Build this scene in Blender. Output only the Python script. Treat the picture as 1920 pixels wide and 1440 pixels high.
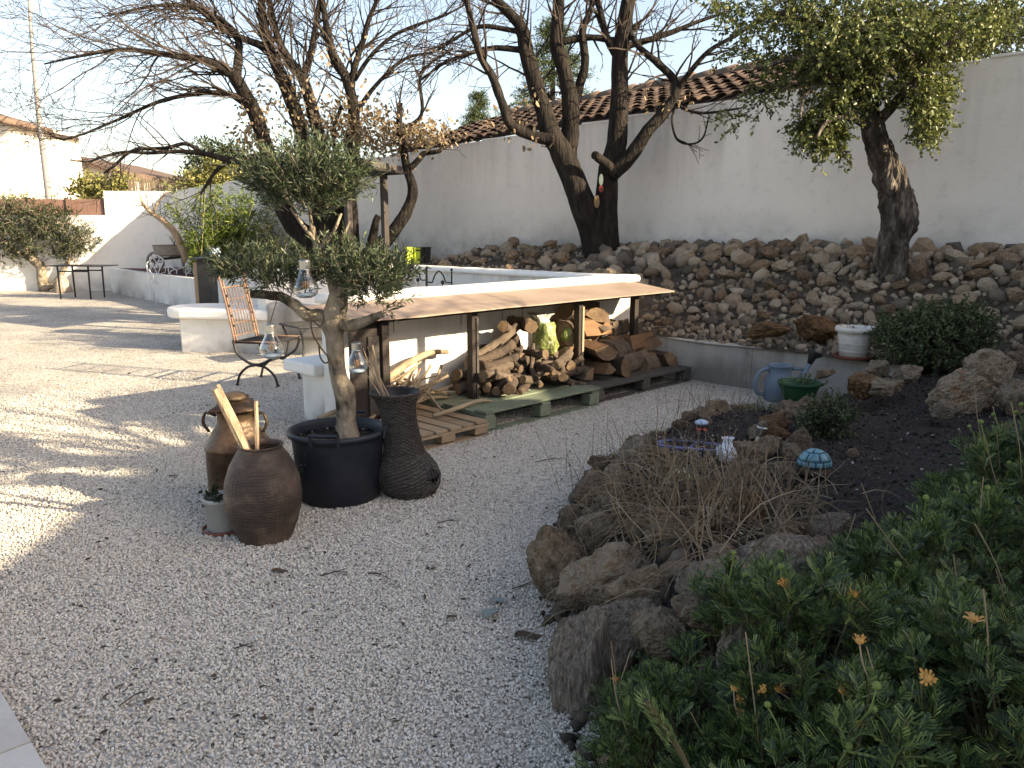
import bpy, bmesh, math, random
import numpy as np
from mathutils import Vector, Matrix, noise

for o in list(bpy.data.objects): bpy.data.objects.remove(o)
SC = bpy.context.scene
COL = SC.collection
R = math.radians

# ------------------------------------------------------------------ camera
CAMH, PITCH, F = 1.55, 10.94, 1500.0          # F: focal length in pixels of a 1920 wide frame
cam_d = bpy.data.cameras.new('camera'); cam = bpy.data.objects.new('camera', cam_d); COL.objects.link(cam)
cam.location = (0, 0, CAMH); cam.rotation_euler = (R(90 - PITCH), 0, 0)
cam_d.sensor_width = 36; cam_d.lens = 36 * F / 1920; cam_d.clip_start = .05; cam_d.clip_end = 600
SC.camera = cam
# ------------------------------------------------------------------ sky, sun, exposure
SUN_H = Vector((.93, -.37, 0)).normalized(); SUN_EL = R(22)
w = bpy.data.worlds.new('World'); SC.world = w; w.use_nodes = True
nt = w.node_tree; nt.nodes.clear()
sky = nt.nodes.new('ShaderNodeTexSky'); sky.sky_type = 'NISHITA'; sky.sun_disc = False
sky.sun_elevation = SUN_EL; sky.sun_rotation = math.atan2(SUN_H.x, SUN_H.y)
sky.air_density = 1.0; sky.dust_density = 2.2; sky.ozone_density = 1.0
bg = nt.nodes.new('ShaderNodeBackground'); bg.inputs[1].default_value = .105
wo = nt.nodes.new('ShaderNodeOutputWorld')
hs = nt.nodes.new('ShaderNodeHueSaturation'); hs.inputs['Saturation'].default_value = .9
tn = nt.nodes.new('ShaderNodeMix'); tn.data_type = 'RGBA'; tn.blend_type = 'MULTIPLY'; tn.inputs[0].default_value = 1; tn.inputs[7].default_value = (1.08, .99, .925, 1)
nt.links.new(sky.outputs[0], hs.inputs['Color']); nt.links.new(hs.outputs[0], tn.inputs[6]); nt.links.new(tn.outputs[2], bg.inputs[0]); nt.links.new(bg.outputs[0], wo.inputs[0])
sd = bpy.data.lights.new('sun', 'SUN'); so = bpy.data.objects.new('sun', sd); COL.objects.link(so)
sd.energy = 5.0; sd.angle = R(.53); sd.color = (1, .82, .56)
so.rotation_euler = (-(SUN_H * math.cos(SUN_EL) + Vector((0, 0, math.sin(SUN_EL))))).to_track_quat('-Z', 'Y').to_euler()
so.location = (12, -5, 9)
vs = SC.view_settings
vs.view_transform = 'Standard'; vs.look = 'None'; vs.gamma = 1; vs.use_curve_mapping = False; vs.exposure = 1.75
SC.render.engine = 'CYCLES'
cy = SC.cycles; cy.use_denoising = True; cy.max_bounces = 6; cy.diffuse_bounces = 3; cy.transparent_max_bounces = 12
cy.sample_clamp_indirect = 6; cy.use_adaptive_sampling = True

# ------------------------------------------------------------------ helpers
SP, CP = math.sin(R(PITCH)), math.cos(R(PITCH))
def ray(x, y):
    a, b = (x - 960) / F, (720 - y) / F
    return Vector((a, CP + b * SP, -SP + b * CP))
def at(x, y, Y):                       # point of the place seen at pixel (x, y) of the photograph, Y metres ahead
    d = ray(x, y); return Vector((0, 0, CAMH)) + d * (Y / d.y)
def gz(x, y, z=0.):                    # the same, on the level z
    d = ray(x, y); return Vector((0, 0, CAMH)) + d * ((z - CAMH) / d.z)
def depth(p): return p[1] * CP + (CAMH - p[2]) * SP

def rng(s): return random.Random(s)
def catmull(P, n):
    P = [Vector(p) for p in P]; out = []
    Q = [P[0] * 2 - P[1]] + P + [P[-1] * 2 - P[-2]]
    for i in range(1, len(Q) - 2):
        for k in range(n):
            t = k / n; a, b, c, d = Q[i - 1], Q[i], Q[i + 1], Q[i + 2]
            out.append(.5 * ((2 * b) + (c - a) * t + (2 * a - 5 * b + 4 * c - d) * t * t + (3 * b - a - 3 * c + d) * t ** 3))
    out.append(P[-1]); return out
def lerpl(L, n):
    out = []
    for i in range(len(L) - 1):
        for k in range(n): out.append(L[i] + (L[i + 1] - L[i]) * k / n)
    out.append(L[-1]); return out

class MB:
    def __init__(s): s.v = []; s.f = []
    def add(s, V, Fs):
        o = len(s.v); s.v += [tuple(p) for p in V]; s.f += [tuple(i + o for i in q) for q in Fs]; return s
    def obox(s, c, ax, ay, az):
        c, ax, ay, az = Vector(c), Vector(ax), Vector(ay), Vector(az)
        V = [c + ax * i + ay * j + az * k for k in (-1, 1) for j in (-1, 1) for i in (-1, 1)]
        return s.add(V, [(0, 2, 3, 1), (4, 5, 7, 6), (0, 1, 5, 4), (2, 6, 7, 3), (0, 4, 6, 2), (1, 3, 7, 5)])
    def box(s, c, sx, sy, sz, rz=0.):
        ca, sa = math.cos(rz), math.sin(rz)
        return s.obox(c, Vector((ca, sa, 0)) * sx / 2, Vector((-sa, ca, 0)) * sy / 2, (0, 0, sz / 2))
    def bar(s, a, b, wd, th, up=(0, 0, 1)):
        a, b = Vector(a), Vector(b); d = (b - a); n = d.normalized(); up = Vector(up)
        sd_ = n.cross(up)
        if sd_.length < 1e-4: sd_ = Vector((1, 0, 0))
        sd_.normalize(); u2 = sd_.cross(n)
        return s.obox((a + b) / 2, d / 2, sd_ * wd / 2, u2 * th / 2)
    def tube(s, P, rad, n=6, cap=True, wob=0., seed=0, closed=False):
        P = [Vector(p) for p in P]; m = len(P)
        if not isinstance(rad, (list, tuple)): rad = [rad] * m
        o = len(s.v); t = (P[1] - P[0]).normalized()
        nr = t.cross(Vector((.31, .17, 1)) if abs(t.z) < .9 else Vector((1, .2, 0))).normalized()
        for i in range(m):
            if closed: tt = (P[(i + 1) % m] - P[i - 1])
            else: tt = P[min(i + 1, m - 1)] - P[max(i - 1, 0)]
            tt = tt.normalized() if tt.length > 1e-9 else t
            nr = nr - tt * nr.dot(tt); nr = nr.normalized() if nr.length > 1e-6 else tt.orthogonal().normalized()
            bn = tt.cross(nr); t = tt
            for k in range(n):
                a = 2 * math.pi * k / n; q = P[i] + (nr * math.cos(a) + bn * math.sin(a)) * rad[i]
                if wob:
                    dv = noise.noise(Vector((q.x, q.y, q.z * .5)) * (1.1 / max(rad[0], .02)) + Vector((seed, 0, 0)))
                    dv2 = noise.noise(Vector((q.x, q.y, q.z * .25)) * (4. / max(rad[0], .02)) + Vector((seed, 7, 0)))
                    q = q + (q - P[i]) * (wob * dv + wob * .7 * dv2)
                s.v.append(tuple(q))
        rows = m if closed else m - 1
        for i in range(rows):
            i2 = (i + 1) % m
            for k in range(n):
                k2 = (k + 1) % n
                s.f.append((o + i * n + k, o + i * n + k2, o + i2 * n + k2, o + i2 * n + k))
        if cap and not closed:
            s.f.append(tuple(o + k for k in range(n))[::-1]); s.f.append(tuple(o + (m - 1) * n + k for k in range(n)))
        return s
    def lathe(s, prof, n=32, c=(0, 0, 0), wob=0., fn=None, capb=True, skip=None, lean=(0, 0)):
        o = len(s.v); c = Vector(c); m = len(prof)
        for i, (r, z) in enumerate(prof):
            for k in range(n):
                a = 2 * math.pi * k / n; rr = r
                if fn: rr = fn(r, z, a, i, k)
                s.v.append((c.x + rr * math.cos(a) + lean[0] * z, c.y + rr * math.sin(a) + lean[1] * z, c.z + z))
        for i in range(m - 1):
            for k in range(n):
                if skip and skip(i, k): continue
                k2 = (k + 1) % n
                s.f.append((o + i * n + k, o + i * n + k2, o + (i + 1) * n + k2, o + (i + 1) * n + k))
        if capb: s.f.append(tuple(o + k for k in range(n))[::-1])
        return s
    def prism(s, poly, z0, z1):        # z1: number or one height for each corner
        n = len(poly); zt = z1 if isinstance(z1, (list, tuple)) else [z1] * n
        V = [(p[0], p[1], z0) for p in poly] + [(p[0], p[1], zt[i]) for i, p in enumerate(poly)]
        Fs = [tuple(range(n))[::-1], tuple(range(n, 2 * n))] + [(i, (i + 1) % n, n + (i + 1) % n, n + i) for i in range(n)]
        return s.add(V, Fs)
    def sphere(s, c, r, n=8, m=6, sc=(1, 1, 1)):
        return s.lathe([(max(r * math.sin(math.pi * i / m), 1e-4), -r * math.cos(math.pi * i / m) * sc[2]) for i in range(m + 1)], n, c, capb=False)
    def mesh(s, name, mat, smooth=False, off=None):
        me = bpy.data.meshes.new(name)
        V = s.v if off is None else [(p[0] - off[0], p[1] - off[1], p[2] - off[2]) for p in s.v]
        me.from_pydata(V, [], s.f); me.update()
        bm = bmesh.new(); bm.from_mesh(me); bmesh.ops.recalc_face_normals(bm, faces=bm.faces); bm.to_mesh(me); bm.free()
        if smooth: me.polygons.foreach_set('use_smooth', [True] * len(me.polygons))
        if mat: me.materials.append(mat)
        return me

def link(name, me, parent=None):
    o = bpy.data.objects.new(name, me); COL.objects.link(o)
    if parent: o.parent = parent
    return o
def root_loc(o):
    v = Vector(o.location)
    while o.parent: o = o.parent; v += Vector(o.location)
    return v
def part(name, mb, mat, parent, smooth=False, local=False, bevel=0.):
    me = mb.mesh(name, mat, smooth, None if local else root_loc(parent))
    o = link(name, me, parent)
    if bevel: bev(o, bevel)
    return o
def bev(o, wd, seg=2):
    m = o.modifiers.new('bevel', 'BEVEL'); m.width = wd; m.segments = seg; m.limit_method = 'ANGLE'; m.angle_limit = R(35)
def tag(o, label, cat, group=None):
    o['label'] = label; o['category'] = cat
    if group: o['group'] = group
    return o
def thing(name, label, cat, loc=(0, 0, 0), rz=0., group=None):
    o = link(name, None); o.location = loc; o.rotation_euler = (0, 0, rz); o.empty_display_size = .1
    return tag(o, label, cat, group)
def single(name, mb, mat, label, cat, group=None, smooth=False, bevel=0., loc=None):
    me = mb.mesh(name, mat, smooth, loc); o = link(name, me)
    if loc is not None: o.location = loc
    if bevel: bev(o, bevel)
    return tag(o, label, cat, group)
def struct(name, mb, mat, smooth=False):
    o = link(name, mb.mesh(name, mat, smooth)); o['kind'] = 'structure'; return o

def np_mesh(name, V, Fq, mat, smooth=False):
    V = np.asarray(V, np.float32).reshape(-1, 3); Fq = np.asarray(Fq, np.int32); k = Fq.shape[1]
    me = bpy.data.meshes.new(name); me.vertices.add(len(V)); me.vertices.foreach_set('co', V.ravel())
    me.loops.add(Fq.size); me.loops.foreach_set('vertex_index', Fq.ravel())
    me.polygons.add(len(Fq)); me.polygons.foreach_set('loop_start', np.arange(0, Fq.size, k, dtype=np.int32))
    me.update(calc_edges=True); me.validate()
    if smooth: me.polygons.foreach_set('use_smooth', np.ones(len(Fq), bool))
    if mat: me.materials.append(mat)
    return me
# leaf templates: x along the leaf, y across, z up; quads only
LENS = (np.array([[0, 0, 0], [.45, .5, .06], [1, 0, -.05], [.45, -.5, .06]], float), np.array([[0, 3, 2, 1]]))
OVAL = (np.array([[0, 0, 0], [.3, .45, .07], [.72, .4, .05], [1, 0, -.08], [.72, -.4, .05], [.3, -.45, .07], [.5, 0, -.02]], float),
        np.array([[0, 6, 2, 1], [6, 3, 2, 6], [0, 5, 4, 6], [6, 4, 3, 6]]))
OVAL = (np.array([[0, 0, 0], [.33, .5, .08], [.75, .4, .04], [1, 0, -.1], [.75, -.4, .04], [.33, -.5, .08]], float), np.array([[0, 3, 2, 1], [0, 5, 4, 3]]))
def pinnate():
    V = [[0, -.025, 0], [0, .025, 0], [.5, .04, .05], [.5, -.04, .05], [1, .03, -.06], [1, -.03, -.06]]; Q = [[0, 3, 2, 1], [3, 5, 4, 2]]
    for i, (t, L) in enumerate([(.3, .2), (.45, .3), (.6, .34), (.74, .32), (.87, .24), (.96, .16)]):
        z = .07 * math.sin(t * 3) - .05 * t * t
        for sg in (-1, 1):
            b = len(V); V += [[t - .035, sg * .015, z], [t + .025, sg * .015, z], [t + .03 + L * .95, sg * (L * .72), z + .05], [t - .0 + L * .84, sg * (L * .82), z + .05]]
            Q.append([b, b + 1, b + 2, b + 3] if sg > 0 else [b + 3, b + 2, b + 1, b])
    return np.array(V, float), np.array(Q)
PINN = pinnate()
class Leaves:
    def __init__(s, seed=1): s.c = []; s.d = []; s.s = []; s.r = np.random.RandomState(seed)
    def put(s, c, d, size): s.c.append(tuple(c)); s.d.append(tuple(d)); s.s.append(size)
    def mesh(s, name, mat, tpl, width=.3, updir=.6, smooth=False):
        T, Q = tpl; n = len(s.c); C = np.array(s.c); D = np.array(s.d); S = np.array(s.s)
        D = D / (np.linalg.norm(D, axis=1, keepdims=True) + 1e-9)
        U = s.r.normal(size=(n, 3)) * (1 - updir) + np.array([0, 0, updir])
        Y = np.cross(U, D); Y /= (np.linalg.norm(Y, axis=1, keepdims=True) + 1e-9); Z = np.cross(D, Y)
        sz = S[:, None, None]
        V = C[:, None, :] + sz * (T[None, :, 0:1] * D[:, None, :] + T[None, :, 1:2] * width * Y[:, None, :] + T[None, :, 2:3] * Z[:, None, :])
        k = len(T); FF = (Q[None] + (np.arange(n) * k)[:, None, None]).reshape(-1, Q.shape[1])
        return np_mesh(name, V, FF, mat, smooth)
def rvec(r):
    while True:
        v = Vector((r.uniform(-1, 1), r.uniform(-1, 1), r.uniform(-1, 1)))
        if .05 < v.length < 1: return v.normalized()
def twig(mb, lv, r, p, d, L, rad, nleaf, lsize, start=.25, bend=.25, up=.1, spread=.8, sides=3):
    """one leafy twig: a thin curved stem with leaves set along it"""
    p = Vector(p); d = Vector(d).normalized(); P = [p.copy()]; n = 4; D = [d.copy()]
    for i in range(n):
        d = (d + rvec(r) * bend + Vector((0, 0, up))).normalized(); p = p + d * L / n; P.append(p.copy()); D.append(d.copy())
    if mb is not None: mb.tube(P, [rad * (1 - .8 * i / n) for i in range(n + 1)], sides, cap=False)
    if lv is not None:
        for k in range(nleaf):
            t = start + (1 - start) * (k + r.random()) / nleaf; i = min(int(t * n), n - 1); q = P[i].lerp(P[i + 1], t * n - i)
            dd = D[i] * (.55 + .3 * r.random()) + rvec(r) * spread
            lv.put(q, dd, lsize * r.uniform(.65, 1.2))
    return P
def grow(mb, r, p, d, L, rad, lvl, dens, bias=(0, 0, .05), jit=.22, ends=None, minr=.0035):
    p = Vector(p); d = Vector(d).normalized(); n = max(3, int(L / .13)); P = [p.copy()]; D = [d.copy()]
    for i in range(n):
        d = (d + rvec(r) * jit + Vector(bias)).normalized(); p = p + d * L / n; P.append(p.copy()); D.append(d.copy())
    rr = [max(minr, rad * (1 - .72 * i / n)) for i in range(n + 1)]
    mb.tube(P, rr, 5 if rad > .025 else 3, cap=False)
    if ends is not None: ends.append((P[-1], D[-1], lvl))
    if lvl > 0:
        for k in range(int(L * dens[lvl] + r.random())):
            t = r.uniform(.18, 1); i = min(int(t * n), n - 1)
            ax = D[i].cross(rvec(r)).normalized(); dd = Matrix.Rotation(R(r.uniform(25, 62)), 3, ax) @ D[i]
            grow(mb, r, P[i].lerp(P[i + 1], t * n - i), dd, L * r.uniform(.32, .6), rr[i] * .6, lvl - 1, dens, bias, jit, ends, minr)
def limb(mb, px, Y, n=10, sub=5, wob=.12, seed=0):
    """a limb traced over the photograph: (x, y, width in pixels[, metres nearer]); returns its centre line and radii"""
    P = []; W = []
    for q in px:
        p = at(q[0], q[1], Y - (q[3] if len(q) > 3 else 0)); P.append(p); W.append(q[2] * .9 / 2 / F * depth(p))
    P = catmull(P, sub); W = lerpl(W, sub); mb.tube(P, W, n, True, wob, seed); return P, W

# ------------------------------------------------------------------ materials
def rock_me(name, seed, mat, sub=2, el=(1, .8, .65), nz=.12, planes=9):
    r = rng(seed); bm = bmesh.new(); bmesh.ops.create_icosphere(bm, subdivisions=sub, radius=1)
    PL = [(rvec(r), r.uniform(.5, .86)) for _ in range(planes + 3)]; off = Vector((seed * 3.7, 0, 0))
    for v in bm.verts:
        q = v.co.normalized(); k = 1.
        for nn, dd in PL:
            t = q.dot(nn)
            if t > 0: k = min(k, dd / t)
        k *= 1 + nz * noise.noise(q * 2.1 + off) + nz * .5 * noise.noise(q * 5.3 + off) + (nz * .35 * noise.noise(q * 13 + off) if sub > 2 else 0)
        if sub > 2: k *= 1 - .16 * max(0, .35 - abs(noise.noise(q * 3.1 + off * 2))) - .09 * max(0, .3 - abs(noise.noise(q * 7.7 + off)))
        v.co = Vector((q.x * el[0], q.y * el[1], q.z * el[2])) * k
    me = bpy.data.meshes.new(name); bm.to_mesh(me); bm.free()
    if mat: me.materials.append(mat)
    return me

def M(name, cols, scale=5., rough=.85, bump=0., bscale=None, rand=0., detail=6., spec=.25, metal=0., island=False, stretch=None,
      stops=None, trans=0., bdist=.02, contrast=1.):
    m = bpy.data.materials.new(name); m.use_nodes = True; t = m.node_tree; N = t.nodes; Lk = t.links
    b = N['Principled BSDF']; b.inputs['Roughness'].default_value = rough; b.inputs['Metallic'].default_value = metal
    b.inputs['Specular IOR Level'].default_value = spec
    tc = N.new('ShaderNodeTexCoord'); mp = N.new('ShaderNodeMapping'); Lk.new(tc.outputs['Object'], mp.inputs[0])
    if stretch: mp.inputs['Scale'].default_value = stretch
    vec = mp.outputs[0]
    if rand:
        if island: src = N.new('ShaderNodeNewGeometry').outputs['Random Per Island']
        else: src = N.new('ShaderNodeObjectInfo').outputs['Random']
        if not island:
            ad = N.new('ShaderNodeVectorMath'); ad.operation = 'ADD'; ml = N.new('ShaderNodeMath'); ml.operation = 'MULTIPLY'; ml.inputs[1].default_value = 57.
            Lk.new(src, ml.inputs[0]); Lk.new(vec, ad.inputs[0]); Lk.new(ml.outputs[0], ad.inputs[1]); vec = ad.outputs[0]
    nz = N.new('ShaderNodeTexNoise'); nz.inputs['Scale'].default_value = scale; nz.inputs['Detail'].default_value = detail
    nz.inputs['Roughness'].default_value = .62; Lk.new(vec, nz.inputs['Vector'])
    mr = N.new('ShaderNodeMapRange'); mr.inputs[1].default_value = .5 - .28 / contrast; mr.inputs[2].default_value = .5 + .28 / contrast; Lk.new(nz.outputs[0], mr.inputs[0]); fac = mr.outputs[0]
    if rand:
        mx = N.new('ShaderNodeMix'); mx.inputs[0].default_value = rand; Lk.new(fac, mx.inputs[2]); Lk.new(src, mx.inputs[3]); fac = mx.outputs[0]
    cr = N.new('ShaderNodeValToRGB'); el = cr.color_ramp.elements; k = len(cols)
    while len(el) < k: el.new(.5)
    for i, c in enumerate(cols):
        el[i].position = stops[i] if stops else i / max(k - 1, 1); el[i].color = (*c, 1)
    Lk.new(fac, cr.inputs[0]); Lk.new(cr.outputs[0], b.inputs['Base Color'])
    if bump:
        n2 = N.new('ShaderNodeTexNoise'); n2.inputs['Scale'].default_value = bscale or scale * 3; n2.inputs['Detail'].default_value = 8
        Lk.new(vec, n2.inputs['Vector']); bp = N.new('ShaderNodeBump'); bp.inputs['Strength'].default_value = bump; bp.inputs['Distance'].default_value = bdist
        Lk.new(n2.outputs[0], bp.inputs['Height']); Lk.new(bp.outputs[0], b.inputs['Normal'])
    if trans:
        tl = N.new('ShaderNodeBsdfTranslucent'); Lk.new(cr.outputs[0], tl.inputs[0]); ms = N.new('ShaderNodeMixShader'); ms.inputs[0].default_value = trans
        Lk.new(b.outputs[0], ms.inputs[1]); Lk.new(tl.outputs[0], ms.inputs[2]); Lk.new(ms.outputs[0], N['Material Output'].inputs[0])
    m['ramp'] = cr.name; return m

def stucco(name, c=(.72, .70, .66), drip=None, dirt=None, stain=.5, drip_amt=.5):
    """painted render: faint mottling, rain streaks below the coping, splash dirt at the foot"""
    m = bpy.data.materials.new(name); m.use_nodes = True; t = m.node_tree; N = t.nodes; Lk = t.links
    b = N['Principled BSDF']; b.inputs['Roughness'].default_value = .9; b.inputs['Specular IOR Level'].default_value = .15
    tc = N.new('ShaderNodeTexCoord')
    def nz(scale, det, st=(1, 1, 1)):
        mp = N.new('ShaderNodeMapping'); mp.inputs['Scale'].default_value = st; Lk.new(tc.outputs['Object'], mp.inputs[0])
        q = N.new('ShaderNodeTexNoise'); q.inputs['Scale'].default_value = scale; q.inputs['Detail'].default_value = det; q.inputs['Roughness'].default_value = .6; Lk.new(mp.outputs[0], q.inputs['Vector']); return q.outputs[0]
    def rmp(src, a, bb, c0, c1):
        q = N.new('ShaderNodeMapRange'); q.inputs[1].default_value = a; q.inputs[2].default_value = bb; q.inputs[3].default_value = c0; q.inputs[4].default_value = c1; q.clamp = True; Lk.new(src, q.inputs[0]); return q.outputs[0]
    def mth(op, a, bb):
        q = N.new('ShaderNodeMath'); q.operation = op
        for i, x in enumerate((a, bb)):
            if isinstance(x, (int, float)): q.inputs[i].default_value = x
            else: Lk.new(x, q.inputs[i])
        return q.outputs[0]
    f = rmp(nz(.55, 7), .38, .68, 0, stain)
    f = mth('ADD', f, rmp(nz(7, 6), .55, .8, 0, .22))
    sx = N.new('ShaderNodeSeparateXYZ'); Lk.new(tc.outputs['Object'], sx.inputs[0])
    if drip:
        st = rmp(nz(3.2, 5, (1, 1, .07)), .47, .68, 0, 1); g = rmp(sx.outputs[2], drip[0], drip[1], 0, 1)
        f = mth('ADD', f, mth('MULTIPLY', mth('MULTIPLY', st, g), drip_amt))
    if dirt:
        g = rmp(sx.outputs[2], dirt[1], dirt[0], 0, 1); f = mth('ADD', f, mth('MULTIPLY', mth('MULTIPLY', g, rmp(nz(1.6, 8), .35, .62, 0, 1)), .75))
    f = mth('MINIMUM', f, 1.)
    mx = N.new('ShaderNodeMix'); mx.data_type = 'RGBA'; Lk.new(f, mx.inputs[0]); mx.inputs[6].default_value = (*c, 1); mx.inputs[7].default_value = (c[0] * .34, c[1] * .33, c[2] * .32, 1)
    Lk.new(mx.outputs[2], b.inputs['Base Color'])
    bp = N.new('ShaderNodeBump'); bp.inputs['Strength'].default_value = .35; bp.inputs['Distance'].default_value = .012; Lk.new(nz(28, 9), bp.inputs['Height']); Lk.new(bp.outputs[0], b.inputs['Normal'])
    return m

MAT = {}
MAT['wall'] = stucco('wall_render', (.82, .77, .71), drip=(1.9, 3.1), dirt=(1.15, 1.85), stain=.14, drip_amt=.42)
MAT['wall2'] = stucco('end_wall_render', (.76, .74, .70), drip=(1.6, 2.5), dirt=(0, .5), stain=.15, drip_amt=.25)
MAT['white'] = stucco('white_render', (.78, .76, .72), drip=(.3, 1.), dirt=(0, .42), stain=.25, drip_amt=.45)
MAT['weathered'] = stucco('stained_shaded_render', (.5, .48, .45), drip=(-.5, .4), dirt=(0, .6), stain=.8, drip_amt=.4)  # stained bench render, its grey also standing for the shade on it
MAT['concrete'] = stucco('grey_concrete', (.6, .57, .52), drip=(.0, .45), dirt=(0, .3), stain=.8, drip_amt=.5)
MAT['coping'] = M('coping_paint', [(.6, .57, .5), (.8, .78, .73), (.83, .81, .77)], 6, .85, .25, 30, stops=[0, .35, 1])
MAT['earth'] = M('dry_earth', [(.03, .023, .017), (.07, .054, .04), (.12, .095, .075)], 9, .95, .6, 40, bdist=.03)  # earth darkened so the gaps between bank stones read as shadow
MAT['mulch'] = M('dark_mulch', [(.008, .007, .006), (.034, .027, .024), (.075, .062, .053)], 60, .95, 1., 120, bdist=.025, contrast=1.5)
MAT['stone'] = M('bank_stone', [(.045, .037, .03), (.14, .1, .068), (.25, .172, .108), (.3, .225, .152), (.4, .335, .255), (.24, .145, .08)], 4, .9, 1., 7, rand=.55, bdist=.04)
MAT['rock'] = M('rockery_rock', [(.035, .028, .022), (.125, .093, .063), (.22, .165, .11), (.33, .27, .2), (.23, .135, .072), (.4, .35, .28)], 3.4, .92, 1., 11, rand=.36, bdist=.06, contrast=1.2)
MAT['pale_rock'] = M('pale_schist', [(.08, .062, .046), (.31, .255, .2), (.58, .51, .43)], 4, .9, 1., 12, stretch=(3, 3, .6), bdist=.05, contrast=1.3)
MAT['bark'] = M('black_bark', [(.005, .0045, .004), (.015, .012, .01), (.038, .03, .024)], 16, .95, 1., 30, stretch=(1, 1, .25), bdist=.04, contrast=1.2)
MAT['twig'] = M('twig_bark', [(.02, .016, .014), (.06, .046, .036)], 8, .9)
MAT['cork'] = M('cork_bark', [(.01, .009, .008), (.06, .05, .042), (.2, .175, .15)], 13, .95, 1., 16, stretch=(1, 1, .4), bdist=.08, contrast=1.3)
MAT['olive_bark'] = M('olive_bark', [(.035, .03, .024), (.17, .14, .1), (.33, .28, .21)], 11, .9, 1., 24, stretch=(1, 1, .6), bdist=.03, stops=[.0, .3, 1], contrast=1.9)
MAT['olive_leaf'] = M('olive_leaf', [(.022, .036, .016), (.055, .078, .035), (.13, .16, .09)], 2, .5, rand=.85, island=True, trans=.18, spec=.4)
MAT['cork_leaf'] = M('cork_oak_leaf', [(.03, .05, .014), (.1, .125, .034), (.26, .28, .085)], 2, .42, rand=.8, island=True, trans=.3, spec=.45)
MAT['euryops'] = M('daisy_bush_leaf', [(.009, .018, .009), (.03, .055, .02), (.1, .15, .04), (.24, .28, .085)], 3, .5, rand=.8, island=True, trans=.2, spec=.4)  # wide random leaf tones stand in for bright highlights and near-black gaps
MAT['euryops_stem'] = M('daisy_bush_stem', [(.05, .045, .02), (.1, .085, .045)], 8, .8)
MAT['dry_stalk'] = M('dry_stalk', [(.16, .12, .07), (.3, .24, .15)], 8, .9, rand=.6, island=True)
MAT['bamboo_leaf'] = M('bamboo_leaf', [(.05, .09, .015), (.12, .17, .03), (.24, .27, .06)], 2, .5, rand=.8, island=True, trans=.3)
MAT['bamboo'] = M('bamboo_cane', [(.2, .2, .07), (.34, .3, .12)], 6, .5)
MAT['shrub_leaf'] = M('grey_shrub_leaf', [(.025, .04, .017), (.07, .095, .04), (.15, .18, .085)], 2, .6, rand=.8, island=True, trans=.15)
MAT['dark_leaf'] = M('dark_tree_leaf', [(.012, .022, .01), (.03, .045, .018), (.065, .085, .035)], 2, .5, rand=.8, island=True, trans=.15)
MAT['sun_leaf'] = M('pale_bush_leaf', [(.1, .12, .03), (.2, .2, .06), (.3, .27, .1)], 2, .6, rand=.8, island=True, trans=.2)
MAT['cedar'] = M('cedar_needle', [(.03, .05, .025), (.06, .085, .035), (.1, .12, .05)], 2, .6, rand=.8, island=True, trans=.15)
MAT['dead_leaf'] = M('dead_oak_leaf', [(.15, .11, .065), (.27, .2, .12), (.4, .32, .21)], 2, .8, rand=.85, island=True, trans=.25)
MAT['dry_grass'] = M('dry_stem', [(.07, .052, .034), (.17, .13, .085), (.3, .245, .17)], 3, .9, rand=.85, island=True)
MAT['iron_brown'] = M('brown_steel', [(.009, .006, .005), (.02, .013, .011), (.036, .024, .019)], 7, .6, .2, 40, spec=.4)
MAT['black_iron'] = M('black_iron', [(.008, .008, .009), (.02, .019, .02)], 14, .5, .2, 60, spec=.4)
MAT['copper_iron'] = M('rusty_copper_iron', [(.07, .04, .028), (.17, .105, .072), (.27, .18, .13)], 14, .6, .3, 50, metal=.15)
MAT['white_iron'] = M('white_iron_paint', [(.45, .43, .4), (.74, .73, .72), (.78, .77, .76)], 12, .5, stops=[0, .3, 1])
MAT['awning'] = M('tan_sheet', [(.19, .14, .105), (.27, .205, .16), (.32, .25, .2)], 3, .75, .1, 30)
MAT['pine_plank'] = M('raw_pallet_plank', [(.17, .12, .075), (.31, .23, .15), (.4, .31, .21)], 5, .85, .4, 30, rand=.35, stretch=(.4, 5, 5))
MAT['green_plank'] = M('green_painted_plank', [(.1, .09, .06), (.17, .2, .14), (.25, .28, .2)], 5, .8, .4, 30, rand=.3, stretch=(.5, 4, 4))
MAT['dark_plank'] = M('grey_old_plank', [(.035, .032, .028), (.075, .068, .06), (.11, .1, .088)], 5, .9, .4, 30, rand=.3, stretch=(.5, 4, 4))
MAT['stick'] = M('bleached_stick', [(.14, .1, .06), (.3, .23, .15), (.44, .35, .24)], 6, .85, .5, 25, rand=.4)
MAT['log'] = M('log_bark', [(.022, .017, .014), (.075, .056, .042), (.19, .15, .11)], 7, .95, .9, 22, rand=.35, bdist=.02)
MAT['cut'] = M('cut_wood', [(.05, .034, .022), (.13, .086, .052), (.24, .165, .1)], 9, .85, .4, 40, rand=.3)
MAT['split'] = M('split_wood', [(.06, .032, .018), (.14, .078, .042), (.24, .15, .082)], 5, .85, .6, 30, rand=.45, stretch=(.35, 3, 3))
MAT['jar'] = M('brown_stoneware', [(.02, .014, .011), (.055, .036, .026), (.15, .105, .075)], 5, .5, .5, 90, contrast=1.5, stretch=(1, 1, 1.6), spec=.4)
MAT['can'] = M('rusty_milk_can', [(.02, .012, .009), (.06, .034, .023), (.105, .072, .045), (.08, .072, .052)], 4.5, .42, .3, 40, metal=.35, stops=[0, .35, .6, 1])
MAT['tub'] = M('navy_plastic', [(.007, .009, .016), (.014, .017, .026), (.035, .036, .042)], 5, .5, .12, 40, spec=.4)
MAT['wicker'] = M('grey_wicker', [(.02, .018, .016), (.06, .052, .046), (.13, .115, .1)], 22, .75, .5, 60, stretch=(1, 1, 5))
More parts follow.
